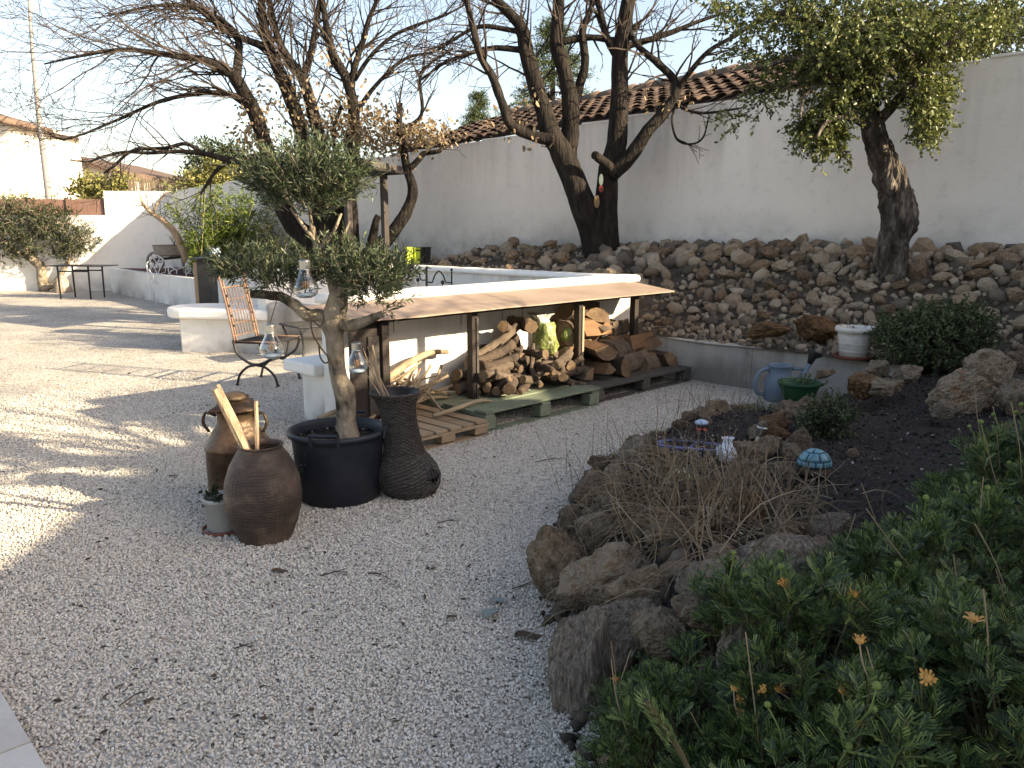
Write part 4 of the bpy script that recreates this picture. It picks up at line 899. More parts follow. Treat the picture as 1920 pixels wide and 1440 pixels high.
# ================================================================== PATIO WALLS AND WOOD SHELTER
P2 = Vector((-.325, 6.53, 0)); AD = Vector((.70, .714, 0)).normalized(); BD = Vector((-.714, .70, 0)).normalized()
def S(a, b, z=0.): return P2 + AD * a + BD * b + Vector((0, 0, z))
AF = .44                                        # front face of the near patio wall
AE = 2.86                                       # its right corner
pw = thing('patio_wall', 'waist high white rendered wall round three sides of the sunken patio', 'wall', S(AE, AF))
TOPZ = 1.0
mb = MB(); mb.prism([S(-1.02, AF), S(AE, AF), S(AE, AF + .2), S(-1.02, AF + .2)], -.05, TOPZ); part('near_side', mb, MAT['white'], pw)
BL = 3.95
mb = MB(); mb.prism([S(AE - .2, AF + .203), S(AE, AF + .203), S(AE, AF + BL), S(AE - .2, AF + BL)], -.05, TOPZ); part('right_side', mb, MAT['white'], pw)
mb = MB(); mb.prism([S(.55, AF + BL + .003), S(AE, AF + BL + .003), S(AE, AF + BL + .2), S(.55, AF + BL + .2)], -.05, TOPZ); part('far_side', mb, MAT['white'], pw)
mb = MB(); r = rng(6); n = 26
def coping(p, q, side, wd, z0, z1, n=24, seed=0):      # slightly uneven rounded coping
    mb = MB(); rows = []
    for i in range(n + 1):
        c = p.lerp(q, i / n); d = .006 * noise.noise(Vector((i * .7, seed, 0))); e = .008 * noise.noise(Vector((i * .9, seed + 5, 0)))
        rows.append([c + side * (-.035 + d) + Vector((0, 0, z0)), c + side * (-.045 + d) + Vector((0, 0, (z0 + z1) / 2)), c + side * (-.025 + d) + Vector((0, 0, z1 - .008 + e)), c + side * (.02) + Vector((0, 0, z1 + e)), c + side * (wd - .02) + Vector((0, 0, z1 + e)), c + side * (wd + .03) + Vector((0, 0, z1 - .012)), c + side * (wd + .035) + Vector((0, 0, z0))])
    V = [v for rw in rows for v in rw]; k = 7
    mb.add(V, [(i * k + j, (i + 1) * k + j, (i + 1) * k + (j + 1) % k, i * k + (j + 1) % k) for i in range(n) for j in range(k)] + [tuple(range(k)), tuple(n * k + j for j in range(k))[::-1]]); return mb
part('coping', coping(S(-1.05, AF), S(AE + .03, AF), BD, .2, TOPZ - .012, TOPZ + .06, seed=1), MAT['coping'], pw, True)
part('coping', coping(S(AE - .2, AF + .24), S(AE - .2, AF + BL - .02), AD, .2, TOPZ - .012, TOPZ + .055, seed=2), MAT['coping'], pw, True)
part('coping', coping(S(.52, AF + BL), S(AE + .02, AF + BL), BD, .2, TOPZ - .012, TOPZ + .055, seed=3), MAT['coping'], pw, True)
lump = MB(); r = rng(61); lump.lathe([(.01, -.01), (.09, .0), (.11, .025), (.07, .05), (.01, .06)], 10, S(AE - .2, AF + .02, TOPZ - .03)); part('mortar_lump', lump, MAT['coping'], pw, True)
# cracks / formwork lines down the near face
mb = MB()
for a in (-.62, -.47, .27, .45, .78, 1.05): mb.bar(S(a, AF - .002, .72), S(a + .005, AF - .002, .97), .004, .004)
part('board_marks', mb, MAT['dark_plank'], pw)

# short seat stub on the inner side of the near wall's end
ps = thing('seat_stub', 'short white masonry seat at the near end of the patio wall', 'bench', S(-.9, .85))
mb = MB(); mb.prism([S(-1.0, .643), S(-.72, .643), S(-.72, 1.0), S(-1.0, 1.0)], -.03, .40); part('base', mb, MAT['white'], ps, bevel=.012)
mb = MB(); mb.prism([S(-1.1, .645), S(-.66, .645), S(-.66, 1.13), S(-1.1, 1.13)], .403, .50); part('seat_slab', mb, MAT['coping'], ps, bevel=.02)

# long low bench on the far side of the opening
lb = thing('masonry_bench', 'long low white masonry bench with rounded seat slab across the yard', 'bench', (-3.6, 10.3, 0))
bx = [Vector((-4.28, 10.25, 0)), Vector((-3.4, 10.12, 0)), Vector((-2.35, 9.95, 0))]
mb = MB(); mb.prism([bx[0], bx[1], bx[2], bx[2] + Vector((.05, .5, 0)), bx[1] + Vector((.05, .5, 0)), bx[0] + Vector((.05, .5, 0))], -.03, .43); part('base', mb, MAT['white'], lb, bevel=.02)
mb = MB(); n = 14; poly = []
for k in range(n + 1):
    a = math.pi / 2 + math.pi * k / n; poly.append((-4.15 + .36 * math.cos(a), 10.55 + .42 * math.sin(a)))
poly = poly + [(-3.4, 9.98), (-2.3, 9.82), (-2.3, 10.72), (-3.2, 10.95)]
mb.prism(poly[::-1], .433, .56); part('seat_slab', mb, MAT['coping'], lb, bevel=.03)
mb = MB(); mb.prism([(-3.05, 9.9), (-2.15, 9.7), (-2.15, 10.05), (-3.05, 10.2)], .2, [.66, .6, .6, .66]); part('stained_shaded_apron', mb, MAT['weathered'], lb, bevel=.05)  # mottled bench front, with shade put into its grey tone

# ------------------------------------------------------------------ wood shelter
ws = thing('wood_shelter', 'low wood store with tan sheet roof on dark steel posts against the wall', 'shelter', S(0, 0))
POST = [-.9, 0., 1.36, 2.24]; RZ0, RZ1 = .91, .985
for a in POST:
    mb = MB(); c = S(a, 0, RZ0 / 2 - .012); mb.obox(c, AD * .033, BD * .033, (0, 0, RZ0 / 2 - .01)); po = part('post', mb, MAT['iron_brown'], ws, bevel=.004)
    mb = MB(); mb.obox(S(a, 0, .008), AD * .07, BD * .07, (0, 0, .006)); part('foot_plate', mb, MAT['iron_brown'], po)
    if a in (0., 1.36): mb = MB(); mb.obox(S(a + .02, -.039, .44), AD * .012, BD * .005, (0, 0, .40)); part('lath', mb, MAT['pine_plank' if a else 'dark_plank'], po)
mb = MB(); n = 18; V = []
for i in range(n + 1):
    a = -1.32 + (2.72 + 1.32) * i / n; sag = .006 * noise.noise(Vector((i * .5, 0, 0)))
    for b, z in ((-.16, RZ0), (AF - .05, RZ1)): V += [S(a, b, z + sag), S(a, b, z + .012 + sag)]
mb.add(V, [q for i in range(n) for o in (i * 4,) for q in ((o, o + 4, o + 5, o + 1), (o + 1, o + 5, o + 7, o + 3), (o + 3, o + 7, o + 6, o + 2), (o + 2, o + 6, o + 4, o))] + [(0, 1, 3, 2), (n * 4, n * 4 + 2, n * 4 + 3, n * 4 + 1)])
part('roof_sheet', mb, MAT['awning'], ws)
mb = MB(); mb.obox(S(.7, -.005, RZ0 - .018), AD * 1.98, BD * .02, (0, 0, .015)); part('beam', mb, MAT['iron_brown'], ws)
mb = MB(); mb.obox(S(-1.06, .02, .44), AD * .125, BD * .012, (0, 0, .44)); part('end_panel', mb, MAT['iron_brown'], ws)
mb = MB(); mb.obox(S(-.99, -.0, .48), AD * .05, BD * .006, (0, 0, .3)); part('end_lath', mb, MAT['dark_plank'], ws)

# ------------------------------------------------------------------ pallets
def pallet(name, label, a0, a1, b0, b1, mat, along, nsl, z=.13, blocks=3, jit=.004, seed=0):
    """along: True when the deck boards run beside the wall"""
    t = thing(name, label, 'pallet', S((a0 + a1) / 2, (b0 + b1) / 2), 0, 'pallets under the firewood'); r = rng(seed)
    la, lb_ = a1 - a0, b1 - b0
    for k in range(nsl):
        f = (k + .5) / nsl; mb = MB(); dz = r.uniform(-jit, jit)
        if along:
            wd = lb_ / nsl * (.84 if k else 1.0); ca = (a0 + a1) / 2 + r.uniform(-.015, .015); mb.obox(S(ca, b0 + lb_ * f, z - .011 + dz), AD * (la / 2 + r.uniform(-.01, .02)), BD * wd / 2, (0, 0, .011))
        else:
            wd = la / nsl * .8; mb.obox(S(a0 + la * f, (b0 + b1) / 2, z - .011 + dz), BD * (lb_ / 2 + r.uniform(-.01, .01)), AD * wd / 2, (0, 0, .011))
        part('plank', mb, mat, t, bevel=.003)
    for i in range(3):                                    # stringers
        mb = MB()
        if along: mb.obox(S(a0 + .06 + (la - .12) * i / 2, (b0 + b1) / 2, z - .034), AD * .05, BD * lb_ / 2, (0, 0, .010))
        else: mb.obox(S((a0 + a1) / 2, b0 + .05 + (lb_ - .1) * i / 2, z - .034), AD * la / 2, BD * .05, (0, 0, .010))
        part('bearer', mb, mat, t)
        for j in range(3):
            mb = MB(); fa, fb = a0 + .07 + (la - .14) * i / 2, b0 + .055 + (lb_ - .11) * j / 2
            mb.obox(S(fa, fb, (z - .046) / 2 + .012), AD * .065, BD * .05, (0, 0, (z - .046) / 2 - .012)); part('block', mb, mat, t, bevel=.004)
    for j in range(3):
        mb = MB(); fb = b0 + .05 + (lb_ - .1) * j / 2; mb.obox(S((a0 + a1) / 2, fb, .007), AD * la / 2, BD * .045, (0, 0, .006)); part('bottom_board', mb, mat, t)
    return t
pallet('pallet', 'bare wooden pallet at the near end of the wood store beside the wicker vase', -1.12, -.32, -.52, .36, MAT['pine_plank'], False, 6, .125, seed=1)
pallet('pallet', 'green painted pallet under the round logs in the middle', -.31, 1.12, -.46, .40, MAT['green_plank'], True, 7, .165, seed=2)
pallet('pallet', 'dark weathered pallet under the split logs at the far end', 1.14, 2.72, -.40, .40, MAT['dark_plank'], True, 6, .15, seed=3)

# ------------------------------------------------------------------ firewood, piece by piece
def stick_mesh(name, L, r0, r1, bend, seed, mat, cutmat=None, n=7, segs=7, knob=0):
    r = rng(seed); P = []; d = Vector((1, 0, 0)); p = Vector((-L / 2, 0, 0)); tot = 0; cv = Vector((0, r.uniform(-1, 1), r.uniform(-.6, .6))) * bend
    for i in range(segs + 1):
        P.append(p.copy()); d = (d + cv / segs + rvec(r) * bend * .35).normalized(); p = p + d * L / segs
    c = sum(P, Vector()) / len(P); P = [q - c for q in P]
    mb = MB(); mb.tube(P, [r0 + (r1 - r0) * i / segs + r0 * .12 * r.uniform(-1, 1) for i in range(segs + 1)], n, True, .3, seed)
    me = mb.mesh(name, mat, True)
    if cutmat:
        me.materials.append(cutmat)
        for f in me.polygons:
            if len(f.vertices) > 4: f.material_index = 1; f.use_smooth = False
    return me
AANG = math.atan2(AD.y, AD.x)
def wood(name, me, p, yaw, pitch, roll, label, cat, grp, sc=1.):
    o = link(name, me); o.location = p; o.rotation_euler = (roll, pitch, yaw + AANG); o.scale = (sc, sc, sc); return tag(o, label, cat, grp)
r = rng(15)
SM = [stick_mesh('dry_branch', r.uniform(.5, .95), r.uniform(.012, .022), r.uniform(.006, .012), r.uniform(.3, .9), 700 + i, MAT['stick'], MAT['cut'], 6, 8) for i in range(10)]
lab = 'pale dry branch in the loose heap at the near end of the wood store'
for k in range(46):
    f = r.random(); a = -.66 + r.gauss(0, .2) * 1.1; a = max(-.9, min(-.18, a)); hz = .16 + (1 - abs(a + .55) / .5) * .26 * f
    wood('dry_branch', r.choice(SM), S(a, r.uniform(.0, .32), max(.16, hz)), r.gauss(.35, .5), r.gauss(-.15, .22), r.uniform(0, 6), lab, 'branch', 'dry branches in the near heap', r.uniform(.6, 1.05))
mb = MB(); mb.tube(catmull([S(-.92, .22, .26), S(-.7, .22, .40), S(-.45, .25, .50), S(-.2, .3, .54), S(.02, .34, .52)], 5), lerpl([.03, .034, .03, .026, .02], 5), 9, True, .12); single('dry_branch', mb, MAT['stick'], 'longest pale branch arching over the heap towards the middle post', 'branch', 'dry branches in the near heap', True)
mb = MB(); mb.tube(catmull([S(-.6, -.2, .15), S(-.4, -.24, .18), S(-.15, -.22, .2), S(.02, -.2, .17)], 5), lerpl([.016, .018, .014, .008], 5), 7, True, .1); single('dry_branch', mb, MAT['stick'], 'thin curved pale stick lying along the pallet before the heap', 'branch', 'dry branches in the near heap', True)
LM = [stick_mesh('round_log', r.uniform(.34, .6), r.uniform(.026, .052), r.uniform(.02, .042), r.uniform(.25, .9), 800 + i, MAT['log'], MAT['cut'], 9, 8) for i in range(14)]
lab = 'gnarled round log in the dark heap between the middle posts'
for k in range(74):
    a = r.uniform(.12, 1.22); top = .16 + .34 * max(0, 1 - abs(a - .62) / .75) ** .7; z = r.uniform(.19, top + .03); b = r.uniform(-.22, .3) + (z - .2) * .3; b = min(b, .32)
    end_on = r.random() < .22
    wood('round_log', r.choice(LM), S(a, b, z), r.gauss(1.25 if end_on else .1, .4), r.gauss(0, .12), r.uniform(0, 6), lab, 'log', 'round logs in the middle heap', r.uniform(.7, 1.15))
for k, (a, b, z, yw_, pt, s_) in enumerate([(.45, .2, .56, .1, -.2, 1.2), (.7, .26, .63, .5, .1, 1.1), (.3, .1, .48, -.2, -.1, 1.15), (.85, .3, .7, 1.2, 0, 1.3)]):
    wood('round_log', LM[k * 3], S(a, b, z), yw_, pt, k, lab, 'log', 'round logs in the middle heap', s_)
def split_mesh(seed, L, R0):
    r = rng(seed); n0 = -.2; ang = r.uniform(1.5, 2.7); arc = 5; ring = [(0, 0)] + [(R0 * r.uniform(.9, 1.05) * math.cos(n0 + ang * k / arc), R0 * r.uniform(.9, 1.05) * math.sin(n0 + ang * k / arc)) for k in range(arc + 1)]
    cx = sum(q[0] for q in ring) / len(ring); cy_ = sum(q[1] for q in ring) / len(ring); ring = [(a - cx, b - cy_) for a, b in ring]; m = len(ring); segs = 5; V = []
    for i in range(segs + 1):
        x = -L / 2 + L * i / segs; tw_ = .1 * i / segs
        for k, (a, b) in enumerate(ring):
            f = 1 + .09 * noise.noise(Vector((x * 7, k * 2.3, seed))); V.append((x + .02 * noise.noise(Vector((k * 1.7, seed, i))), (a * math.cos(tw_) - b * math.sin(tw_)) * f, (b * math.cos(tw_) + a * math.sin(tw_)) * f))
    mb = MB(); mb.add(V, [(i * m + k, i * m + (k + 1) % m, (i + 1) * m + (k + 1) % m, (i + 1) * m + k) for i in range(segs) for k in range(m)] + [tuple(range(m))[::-1], tuple(segs * m + k for k in range(m))])
    me = mb.mesh('split_log', MAT['split']); me.materials.append(MAT['log']); me.materials.append(MAT['cut'])
    for idx, f in enumerate(me.polygons):
        if len(f.vertices) > 4: f.material_index = 2
        elif idx < segs * m and 1 <= idx % m < m - 1: f.material_index = 1
    return me
SPM = [split_mesh(900 + i, r.uniform(.34, .46), r.uniform(.12, .17)) for i in range(9)]
lab = 'chunky split log in the brown stack at the far end of the wood store'
for (a, b, z, yaw, roll, s_) in [(1.3, -.05, .23, 1.45, .3, .85), (1.36, .2, .24, 1.2, 2.1, 1.), (1.52, -.12, .22, 1.5, 4., .9), (1.62, .15, .25, .3, 1., 1.), (1.78, -.1, .22, 1.3, 5., 1.0), (1.95, .1, .23, .2, .4, 1.), (2.05, -.14, .22, .1, 2.6, 1.0), (2.28, .05, .22, 1.4, 3.3, 1.), (2.38, -.12, .22, .2, 1.4, .95), (2.5, .15, .23, .9, 5., 1.), (2.62, -.08, .22, 1.4, 1.2, .9),
      (1.38, .12, .42, .3, .5, 1.), (1.58, .0, .40, 1.3, 3.9, 1.), (1.74, .18, .42, .15, 2.2, 1.05), (1.92, -.02, .40, .25, .9, 1.1), (2.12, .12, .40, .2, 3.7, 1.1), (2.3, .0, .39, .1, 5.5, 1.), (2.48, .08, .39, 1.3, .3, .95),
      (1.5, .2, .58, .5, 1.7, 1.05), (1.72, .17, .6, .1, 4.4, 1.1), (1.95, .2, .57, .3, .3, 1.05), (2.2, .14, .54, .2, 2.5, 1.), (1.62, .22, .75, .15, 3.0, 1.25), (1.85, .24, .73, 1.1, .8, .95), (1.42, .24, .55, 1.4, 2.6, .8)]:
    wood('split_log', r.choice(SPM), S(a, b, z), yaw, r.gauss(0, .06), roll, lab, 'log', 'split logs in the far stack', s_)
mb = MB(); mb.tube(catmull([S(1.0, .1, .5), S(1.08, 0, .36), S(1.02, -.1, .24)], 4), .02, 7, True, .1); single('bent_stick', mb, MAT['log'], 'bent stick leaning below the green sack', 'branch', None, True)
# sack on the logs
sk = thing('plastic_sack', 'crumpled green and white plastic sack sitting on the firewood', 'sack', S(1.05, .12, .42))
mb = MB()
def sackfn(r_, z, a, i, k): return r_ * (1 + .38 * noise.noise(Vector((math.cos(a) * 1.8, math.sin(a) * 1.8, z * 8))) + .2 * noise.noise(Vector((math.cos(a) * 6, math.sin(a) * 6, z * 12))))
mb.lathe([(.01, -.03), (.06, -.03), (.1, .01), (.122, .07), (.118, .14), (.112, .2), (.1, .25), (.08, .29)], 26, (0, 0, 0), fn=sackfn, lean=(-.12, -.05)); part('bag', mb, MAT['sack'], sk, True, True)
mb = MB(); mb.lathe([(.08, .288), (.062, .315), (.085, .35), (.1, .37), (.06, .335), (.02, .31)], 40, (0, 0, 0), fn=lambda r_, z, a, i, k: r_ * (1 + .45 * math.sin(a * 3 + z * 20) * (z > .3) + .3 * noise.noise(Vector((math.cos(a) * 3, math.sin(a) * 3, z * 20)))), capb=False, lean=(-.2, -.05)); part('mouth', mb, MAT['sack_white'], sk, True, True)
mb = MB(); mb.lathe([(.01, 0), (.05, .01), (.07, .06), (.06, .12), (.02, .16)], 16, tuple(S(1.33, .12, .5)), fn=sackfn, lean=(.1, 0)); single('plastic_sack', mb, MAT['sack'], 'small scrap of green plastic sack tucked behind the third post', 'sack', None, True)

# ------------------------------------------------------------------ pergola over the patio
pg = thing('pergola_roof', 'flat dark steel canopy on slim brown posts behind the olive', 'canopy', at(723, 490, 11.9))
c1 = at(724, 492, 11.75); c2 = at(657, 500, 11.2)
for c in (c1, c2):
    mb = MB(); mb.obox((c.x, c.y, 1.68), AD * .04, BD * .04, (0, 0, .645)); part('post', mb, MAT['iron_brown'], pg)
tz = 2.33
q = [at(762, 328, 12.0), at(676, 333, 9.9), Vector((-4.3, 11.2, 0)), Vector((-3.2, 13.2, 0))]
mb = MB(); mb.prism([(v.x, v.y) for v in (at(762, 328, 11.9), at(676, 336, 10.6), Vector((-3.6, 11.6, 0)), Vector((-2.9, 13.1, 0)))], tz, tz + .035); part('deck', mb, MAT['iron_brown'], pg)
mb = MB(); mb.prism([(v.x, v.y) for v in (at(755, 328, 12.0), at(682, 336, 10.75), Vector((-3.5, 11.7, 0)), Vector((-2.9, 13.0, 0)))], tz + .037, tz + .12); part('fascia', mb, MAT['dark_plank'], pg)

# vases on the far patio wall
def vase(x, Y, mat, label, w_, h, rz):
    p = at(x, 487, Y); t = thing('square_vase', label, 'vase', (p.x, p.y, TOPZ + .056), rz, 'square vases on the patio wall'); a, b = w_ * .4, w_ * .5
    mb = MB(); V = [(-a, -a, 0), (a, -a, 0), (a, a, 0), (-a, a, 0), (-b, -b, h), (b, -b, h), (b, b, h), (-b, b, h), (-b + .006, -b + .006, h), (b - .006, -b + .006, h), (b - .006, b - .006, h), (-b + .006, b - .006, h), (-a + .006, -a + .006, .01), (a - .006, -a + .006, .01), (a - .006, a - .006, .01), (-a + .006, a - .006, .01)]
    Fs = [(0, 3, 2, 1)]
    for k in range(4):
        k2 = (k + 1) % 4; Fs += [(k, k2, k2 + 4, k + 4), (k + 4, k2 + 4, k2 + 8, k + 8), (k + 8, k2 + 8, k2 + 12, k + 12)]
    Fs.append((12, 13, 14, 15)); mb.add(V, Fs); part('body', mb, mat, t, False, True, bevel=.003)
    mb = MB()
    for k in range(4):
        c = [(0, -b), (b, 0), (0, b), (-b, 0)][k]; mb.box((c[0], c[1], h), (b * 2.08 if k % 2 == 0 else .012), (.012 if k % 2 == 0 else b * 2.08), .014)
    part('rim', mb, mat, t, False, True)
vase(766, 11.9, MAT['lime'], 'left lime green square vase on the patio wall', .115, .235, .7)
vase(779, 11.95, MAT['lime'], 'right lime green square vase on the patio wall', .115, .225, .8)
vase(789.5, 12.0, MAT['black_plastic'], 'slim black square vase beside the lime vases', .085, .23, .75)
vase(799, 12.05, MAT['black_plastic'], 'broader black square vase at the end of the vase row', .11, .23, .7)

# wrought iron chairs inside the patio: only the backs rise above the wall
def patio_chair(label, p, rz, w_, h, kind):
    t = thing('wrought_iron_chair', label, 'chair', p, rz, 'dark iron chairs in the patio'); mt = MAT['iron_brown']
    mb = MB(); mb.tube([(-w_, 0, 0), (-w_, .03, h)], .011, 6); mb.tube([(w_, 0, 0), (w_, .03, h)], .011, 6)
    for sx in (-1, 1): mb.sphere((sx * w_, .03, h + .02), .018, 8, 5)
    part('back_post', mb, mt, t, True, True)
    mb = MB(); zt = h - .14
    mb.tube(catmull([(-w_, .03, zt), (-w_ * .55, .03, zt), (-w_ * .35, .03, zt + .08), (0, .03, zt + .14), (w_ * .35, .03, zt + .08), (w_ * .55, .03, zt), (w_, .03, zt)], 5), .009, 6); part('top_scroll', mb, mt, t, True, True)
    mb = MB()
    for k in range(6): x = -w_ + 2 * w_ * (k + .5) / 6; mb.tube([(x, .02, .45), (x, .03, zt - .12)], .006, 5)
    mb.tube([(-w_, .03, zt - .12), (w_, .03, zt - .12)], .007, 5); part('back_bars', mb, mt, t, True, True)
    mb = MB(); mb.tube([(.05, .02, zt - .2), (.05, .02, zt - .02)], .006, 5); mb.sphere((.05, .02, zt), .026, 8, 6); part('ball_finial', mb, mt, t, True, True)
    mb = MB()
    for k in range(7): mb.bar((-w_ + 2 * w_ * k / 6, 0, .45), (-w_ + 2 * w_ * k / 6, -.42, .45), .03, .008)
    mb.bar((-w_, -.42, .445), (w_, -.42, .445), .02, .015); part('seat', mb, mt, t, False, True)
    for sx in (-1, 1):
        mb = MB(); mb.tube([(sx * w_, -.42, .45), (sx * w_ * 1.05, -.45, 0)], .011, 6); part('leg', mb, mt, t, True, True)
    mb = MB(); mb.tube(catmull([(-w_ - .15, -.42, .5), (-w_ - .12, -.42, .72), (0, -.42, .83), (w_ + .12, -.42, .72), (w_ + .15, -.42, .5)], 5), .009, 6)
    if kind: part('arm_hoop', mb, mt, t, True, True)
p = at(822, 540, 10.2); patio_chair('dark iron chair with ball finial showing above the patio wall on the right', (p.x, p.y, 0), -.25, .17, 1.03, 1)
p = at(776, 540, 10.4); patio_chair('dark iron chair whose arched back shows beside the olive leaves', (p.x, p.y, 0), -.2, .17, 1.05, 0)

# ------------------------------------------------------------------ black pillar grill with tray
p = gz(392, 572, .3); p = at(390, 570, 11.3)
bb = thing('pillar_grill', 'tall black grill column with flat tray behind the masonry bench', 'grill', (p.x, 11.3, 0))
mb = MB(); mb.box((.02, 0, .6), .17, .3, 1.08); part('column', mb, MAT['black_iron'], bb, False, True, bevel=.01)
mb = MB(); mb.box((-.1, .02, .58), .055, .26, 1.04); part('side_board', mb, MAT['pine_plank'], bb, False, True)
mb = MB(); mb.box((.27, 0, 1.155), .82, .42, .02); part('tray', mb, MAT['black_iron'], bb, False, True)
mb = MB(); mb.tube([(.45, -.1, 1.166), (.45, -.1, 1.2), (.62, -.1, 1.2), (.62, -.1, 1.166)], .008, 5); part('tray_handle', mb, MAT['black_iron'], bb, False, True)
mb = MB(); mb.box((0, 0, .03), .3, .4, .06); part('foot', mb, MAT['black_iron'], bb, False, True)
mb = MB(); mb.lathe([(.05, 0), (.075, .01), (.08, .06), (.06, .1), (.05, .11), (.06, .125), (.055, .13)], 18, (p.x + .16, 11.28, 1.166)); single('glass_jar', mb, MAT['paleblue'], 'small pale jar standing on the grill tray', 'jar', None, True)
# ================================================================== FAR LEFT CORNER
def white_chair(label, p, rz):
    t = thing('white_garden_chair', label, 'chair', p, rz, 'white iron garden chairs'); mt = MAT['white_iron']; w_ = .22
    mb = MB(); mb.tube(catmull([(-w_, .2, 0), (-w_, .2, .45), (-w_, .24, .8), (-w_ * .75, .25, .87), (-w_ * .4, .25, .96), (0, .25, .99), (w_ * .4, .25, .96), (w_ * .75, .25, .87), (w_, .24, .8), (w_, .2, .45), (w_, .2, 0)], 4), .013, 7); part('back_frame', mb, mt, t, True, True)
    mb = MB()
    for sx in (-1, 1):
        mb.tube(catmull([(0, .25, .56), (sx * .05, .25, .7), (sx * .13, .25, .84), (sx * .1, .25, .93), (sx * .03, .25, .88), (0, .25, .76)], 5), .009, 6)
        mb.tube(catmull([(sx * .02, .24, .5), (sx * .07, .24, .6), (sx * .15, .24, .62), (sx * .17, .24, .7), (sx * .12, .24, .73)], 5), .008, 6)
    part('back_scroll', mb, mt, t, True, True)
    mb = MB(); n = 16; ring = [(.23 * math.cos(2 * math.pi * k / n), .22 * math.sin(2 * math.pi * k / n), .45) for k in range(n)]; mb.tube(ring, .012, 6, closed=True)
    for k in range(-3, 4): x = k * .06; y = math.sqrt(max(0, .22 ** 2 - x * x)); mb.bar((x, -y, .45), (x, y, .45), .028, .008)
    part('seat', mb, mt, t, False, True)
    for sx in (-1, 1):
        mb = MB(); mb.tube(catmull([(sx * .19, -.14, .45), (sx * .22, -.2, .22), (sx * .25, -.24, 0)], 4), .011, 6); part('leg', mb, mt, t, True, True)
        mb = MB(); mb.tube(catmull([(sx * w_, .24, .76), (sx * .27, .1, .72), (sx * .28, -.1, .68), (sx * .25, -.16, .6), (sx * .21, -.12, .45)], 5), .011, 6); part('armrest', mb, mt, t, True, True)
p = gz(308, 566); white_chair('white scrolled iron garden chair on the left, near the blue bag', (p.x, p.y, 0), .75)
p = gz(350, 568); white_chair('white scrolled iron garden chair on the right, beside the black grill', (p.x, p.y, 0), -.5)

# dark folding table
a, b = gz(125, 562), gz(185, 556); tc = (a + b) / 2; tbl = thing('garden_table', 'dark thin legged garden table near the far olive', 'table', (tc.x, tc.y, 0), -.1)
mb = MB(); mb.box((.05, 0, .74), 1.35, .7, .02); part('table_top', mb, MAT['black_iron'], tbl, False, True, bevel=.006)
for sx, sy in ((-.36, -.26), (.36, -.26), (-.36, .26), (.36, .26)):
    mb = MB(); mb.bar((sx, sy, 0), (sx * 1.02, sy, .73), .028, .028); part('leg', mb, MAT['black_iron'], tbl, False, True)
mb = MB(); mb.bar((-.36, -.26, .62), (.36, -.26, .62), .02, .03); mb.bar((-.36, .26, .62), (.36, .26, .62), .02, .03); part('rail', mb, MAT['black_iron'], tbl, False, True)

# far olive tree on the left
fo = Vector((gz(82, 546).x, gz(82, 546).y, 0)); r = rng(17); tr = MB()
tr.tube(catmull([fo, fo + Vector((.0, 0, .35)), at(75, 500, fo.y), at(62, 488, fo.y), at(50, 470, fo.y), at(45, 440, fo.y)], 5), lerpl([.13, .12, .12, .1, .08, .05], 5), 9, True, .15)
tr.tube(catmull([fo + Vector((.05, 0, .1)), at(105, 530, fo.y), at(125, 495, fo.y), at(140, 470, fo.y)], 5), lerpl([.1, .08, .06, .04], 5), 8, True, .15)
tr.tube(catmull([at(62, 490, fo.y), at(30, 470, fo.y), at(0, 440, fo.y)], 4), lerpl([.06, .05, .03], 4), 7, True, .1)
pc = lambda x, y, dy=0.: tuple(at(x, y, fo.y + dy))
leafy_blob('far_olive_tree', 'wide dark olive tree at the far left edge of the yard', 'tree', fo, [(*pc(70, 440), 1.0, .8, .55, 3), (*pc(15, 430), 1., .8, .6, 3), (*pc(110, 420), .7, .6, .4, 1.6), (*pc(150, 450), .5, .5, .35, 1.2), (*pc(50, 395), .9, .6, .3, 1.6), (*pc(-40, 440), 1., .8, .6, 2), (*pc(120, 470), .5, .5, .25, .8), (*pc(30, 480), .7, .5, .25, .8)], MAT['dark_leaf'], .085, 1500, 11, 18, LENS, .28, .32, tr, MAT['olive_bark'])
# clay urn behind it
p = gz(38, 541); mb = MB(); mb.lathe([(.1, 0), (.13, .02), (.2, .2), (.22, .38), (.17, .54), (.1, .62), (.1, .66), (.13, .69), (.11, .69), (.08, .63)], 22, (p.x, p.y, 0)); single('clay_urn', mb, MAT['urn'], 'pale clay urn standing against the end wall behind the far olive', 'urn', None, True)
p = gz(100, 548); mb = MB(); mb.lathe([(.2, 0), (.22, .03), (.15, .3), (.05, .42), (.01, .43)], 14, (p.x + .25, p.y, 0), fn=lambda r_, z, a, i, k: r_ * (1 + .2 * noise.noise(Vector((math.cos(a), math.sin(a), z * 3))))); single('pale_boulder', mb, MAT['pale_rock'], 'pale boulder at the foot of the far olive', 'boulder', None, True)
# blue grey sheet bundle and boulder by the planter
p = gz(246, 542); mb = MB(); mb.lathe([(.3, 0), (.34, .05), (.3, .12), (.18, .16), (.01, .17)], 22, (p.x, p.y, 0), fn=lambda r_, z, a, i, k: r_ * (1 + .18 * noise.noise(Vector((math.cos(a) * 1.5, math.sin(a) * 1.5, z * 9))))); single('blue_bag', mb, MAT['blue_bag'], 'flat pale blue bag lying on the gravel by the planter', 'bag', None, True)
p = gz(229, 527); mb = MB(); mb.lathe([(.16, 0), (.18, .15), (.16, .5), (.1, .72), (.01, .76)], 12, (p.x, p.y, 0), fn=lambda r_, z, a, i, k: r_ * (1 + .25 * noise.noise(Vector((math.cos(a) * 2, math.sin(a) * 2, z * 5))))); single('standing_stone', mb, MAT['pale_rock'], 'upright tan stone at the corner of the planter', 'stone', None, True)
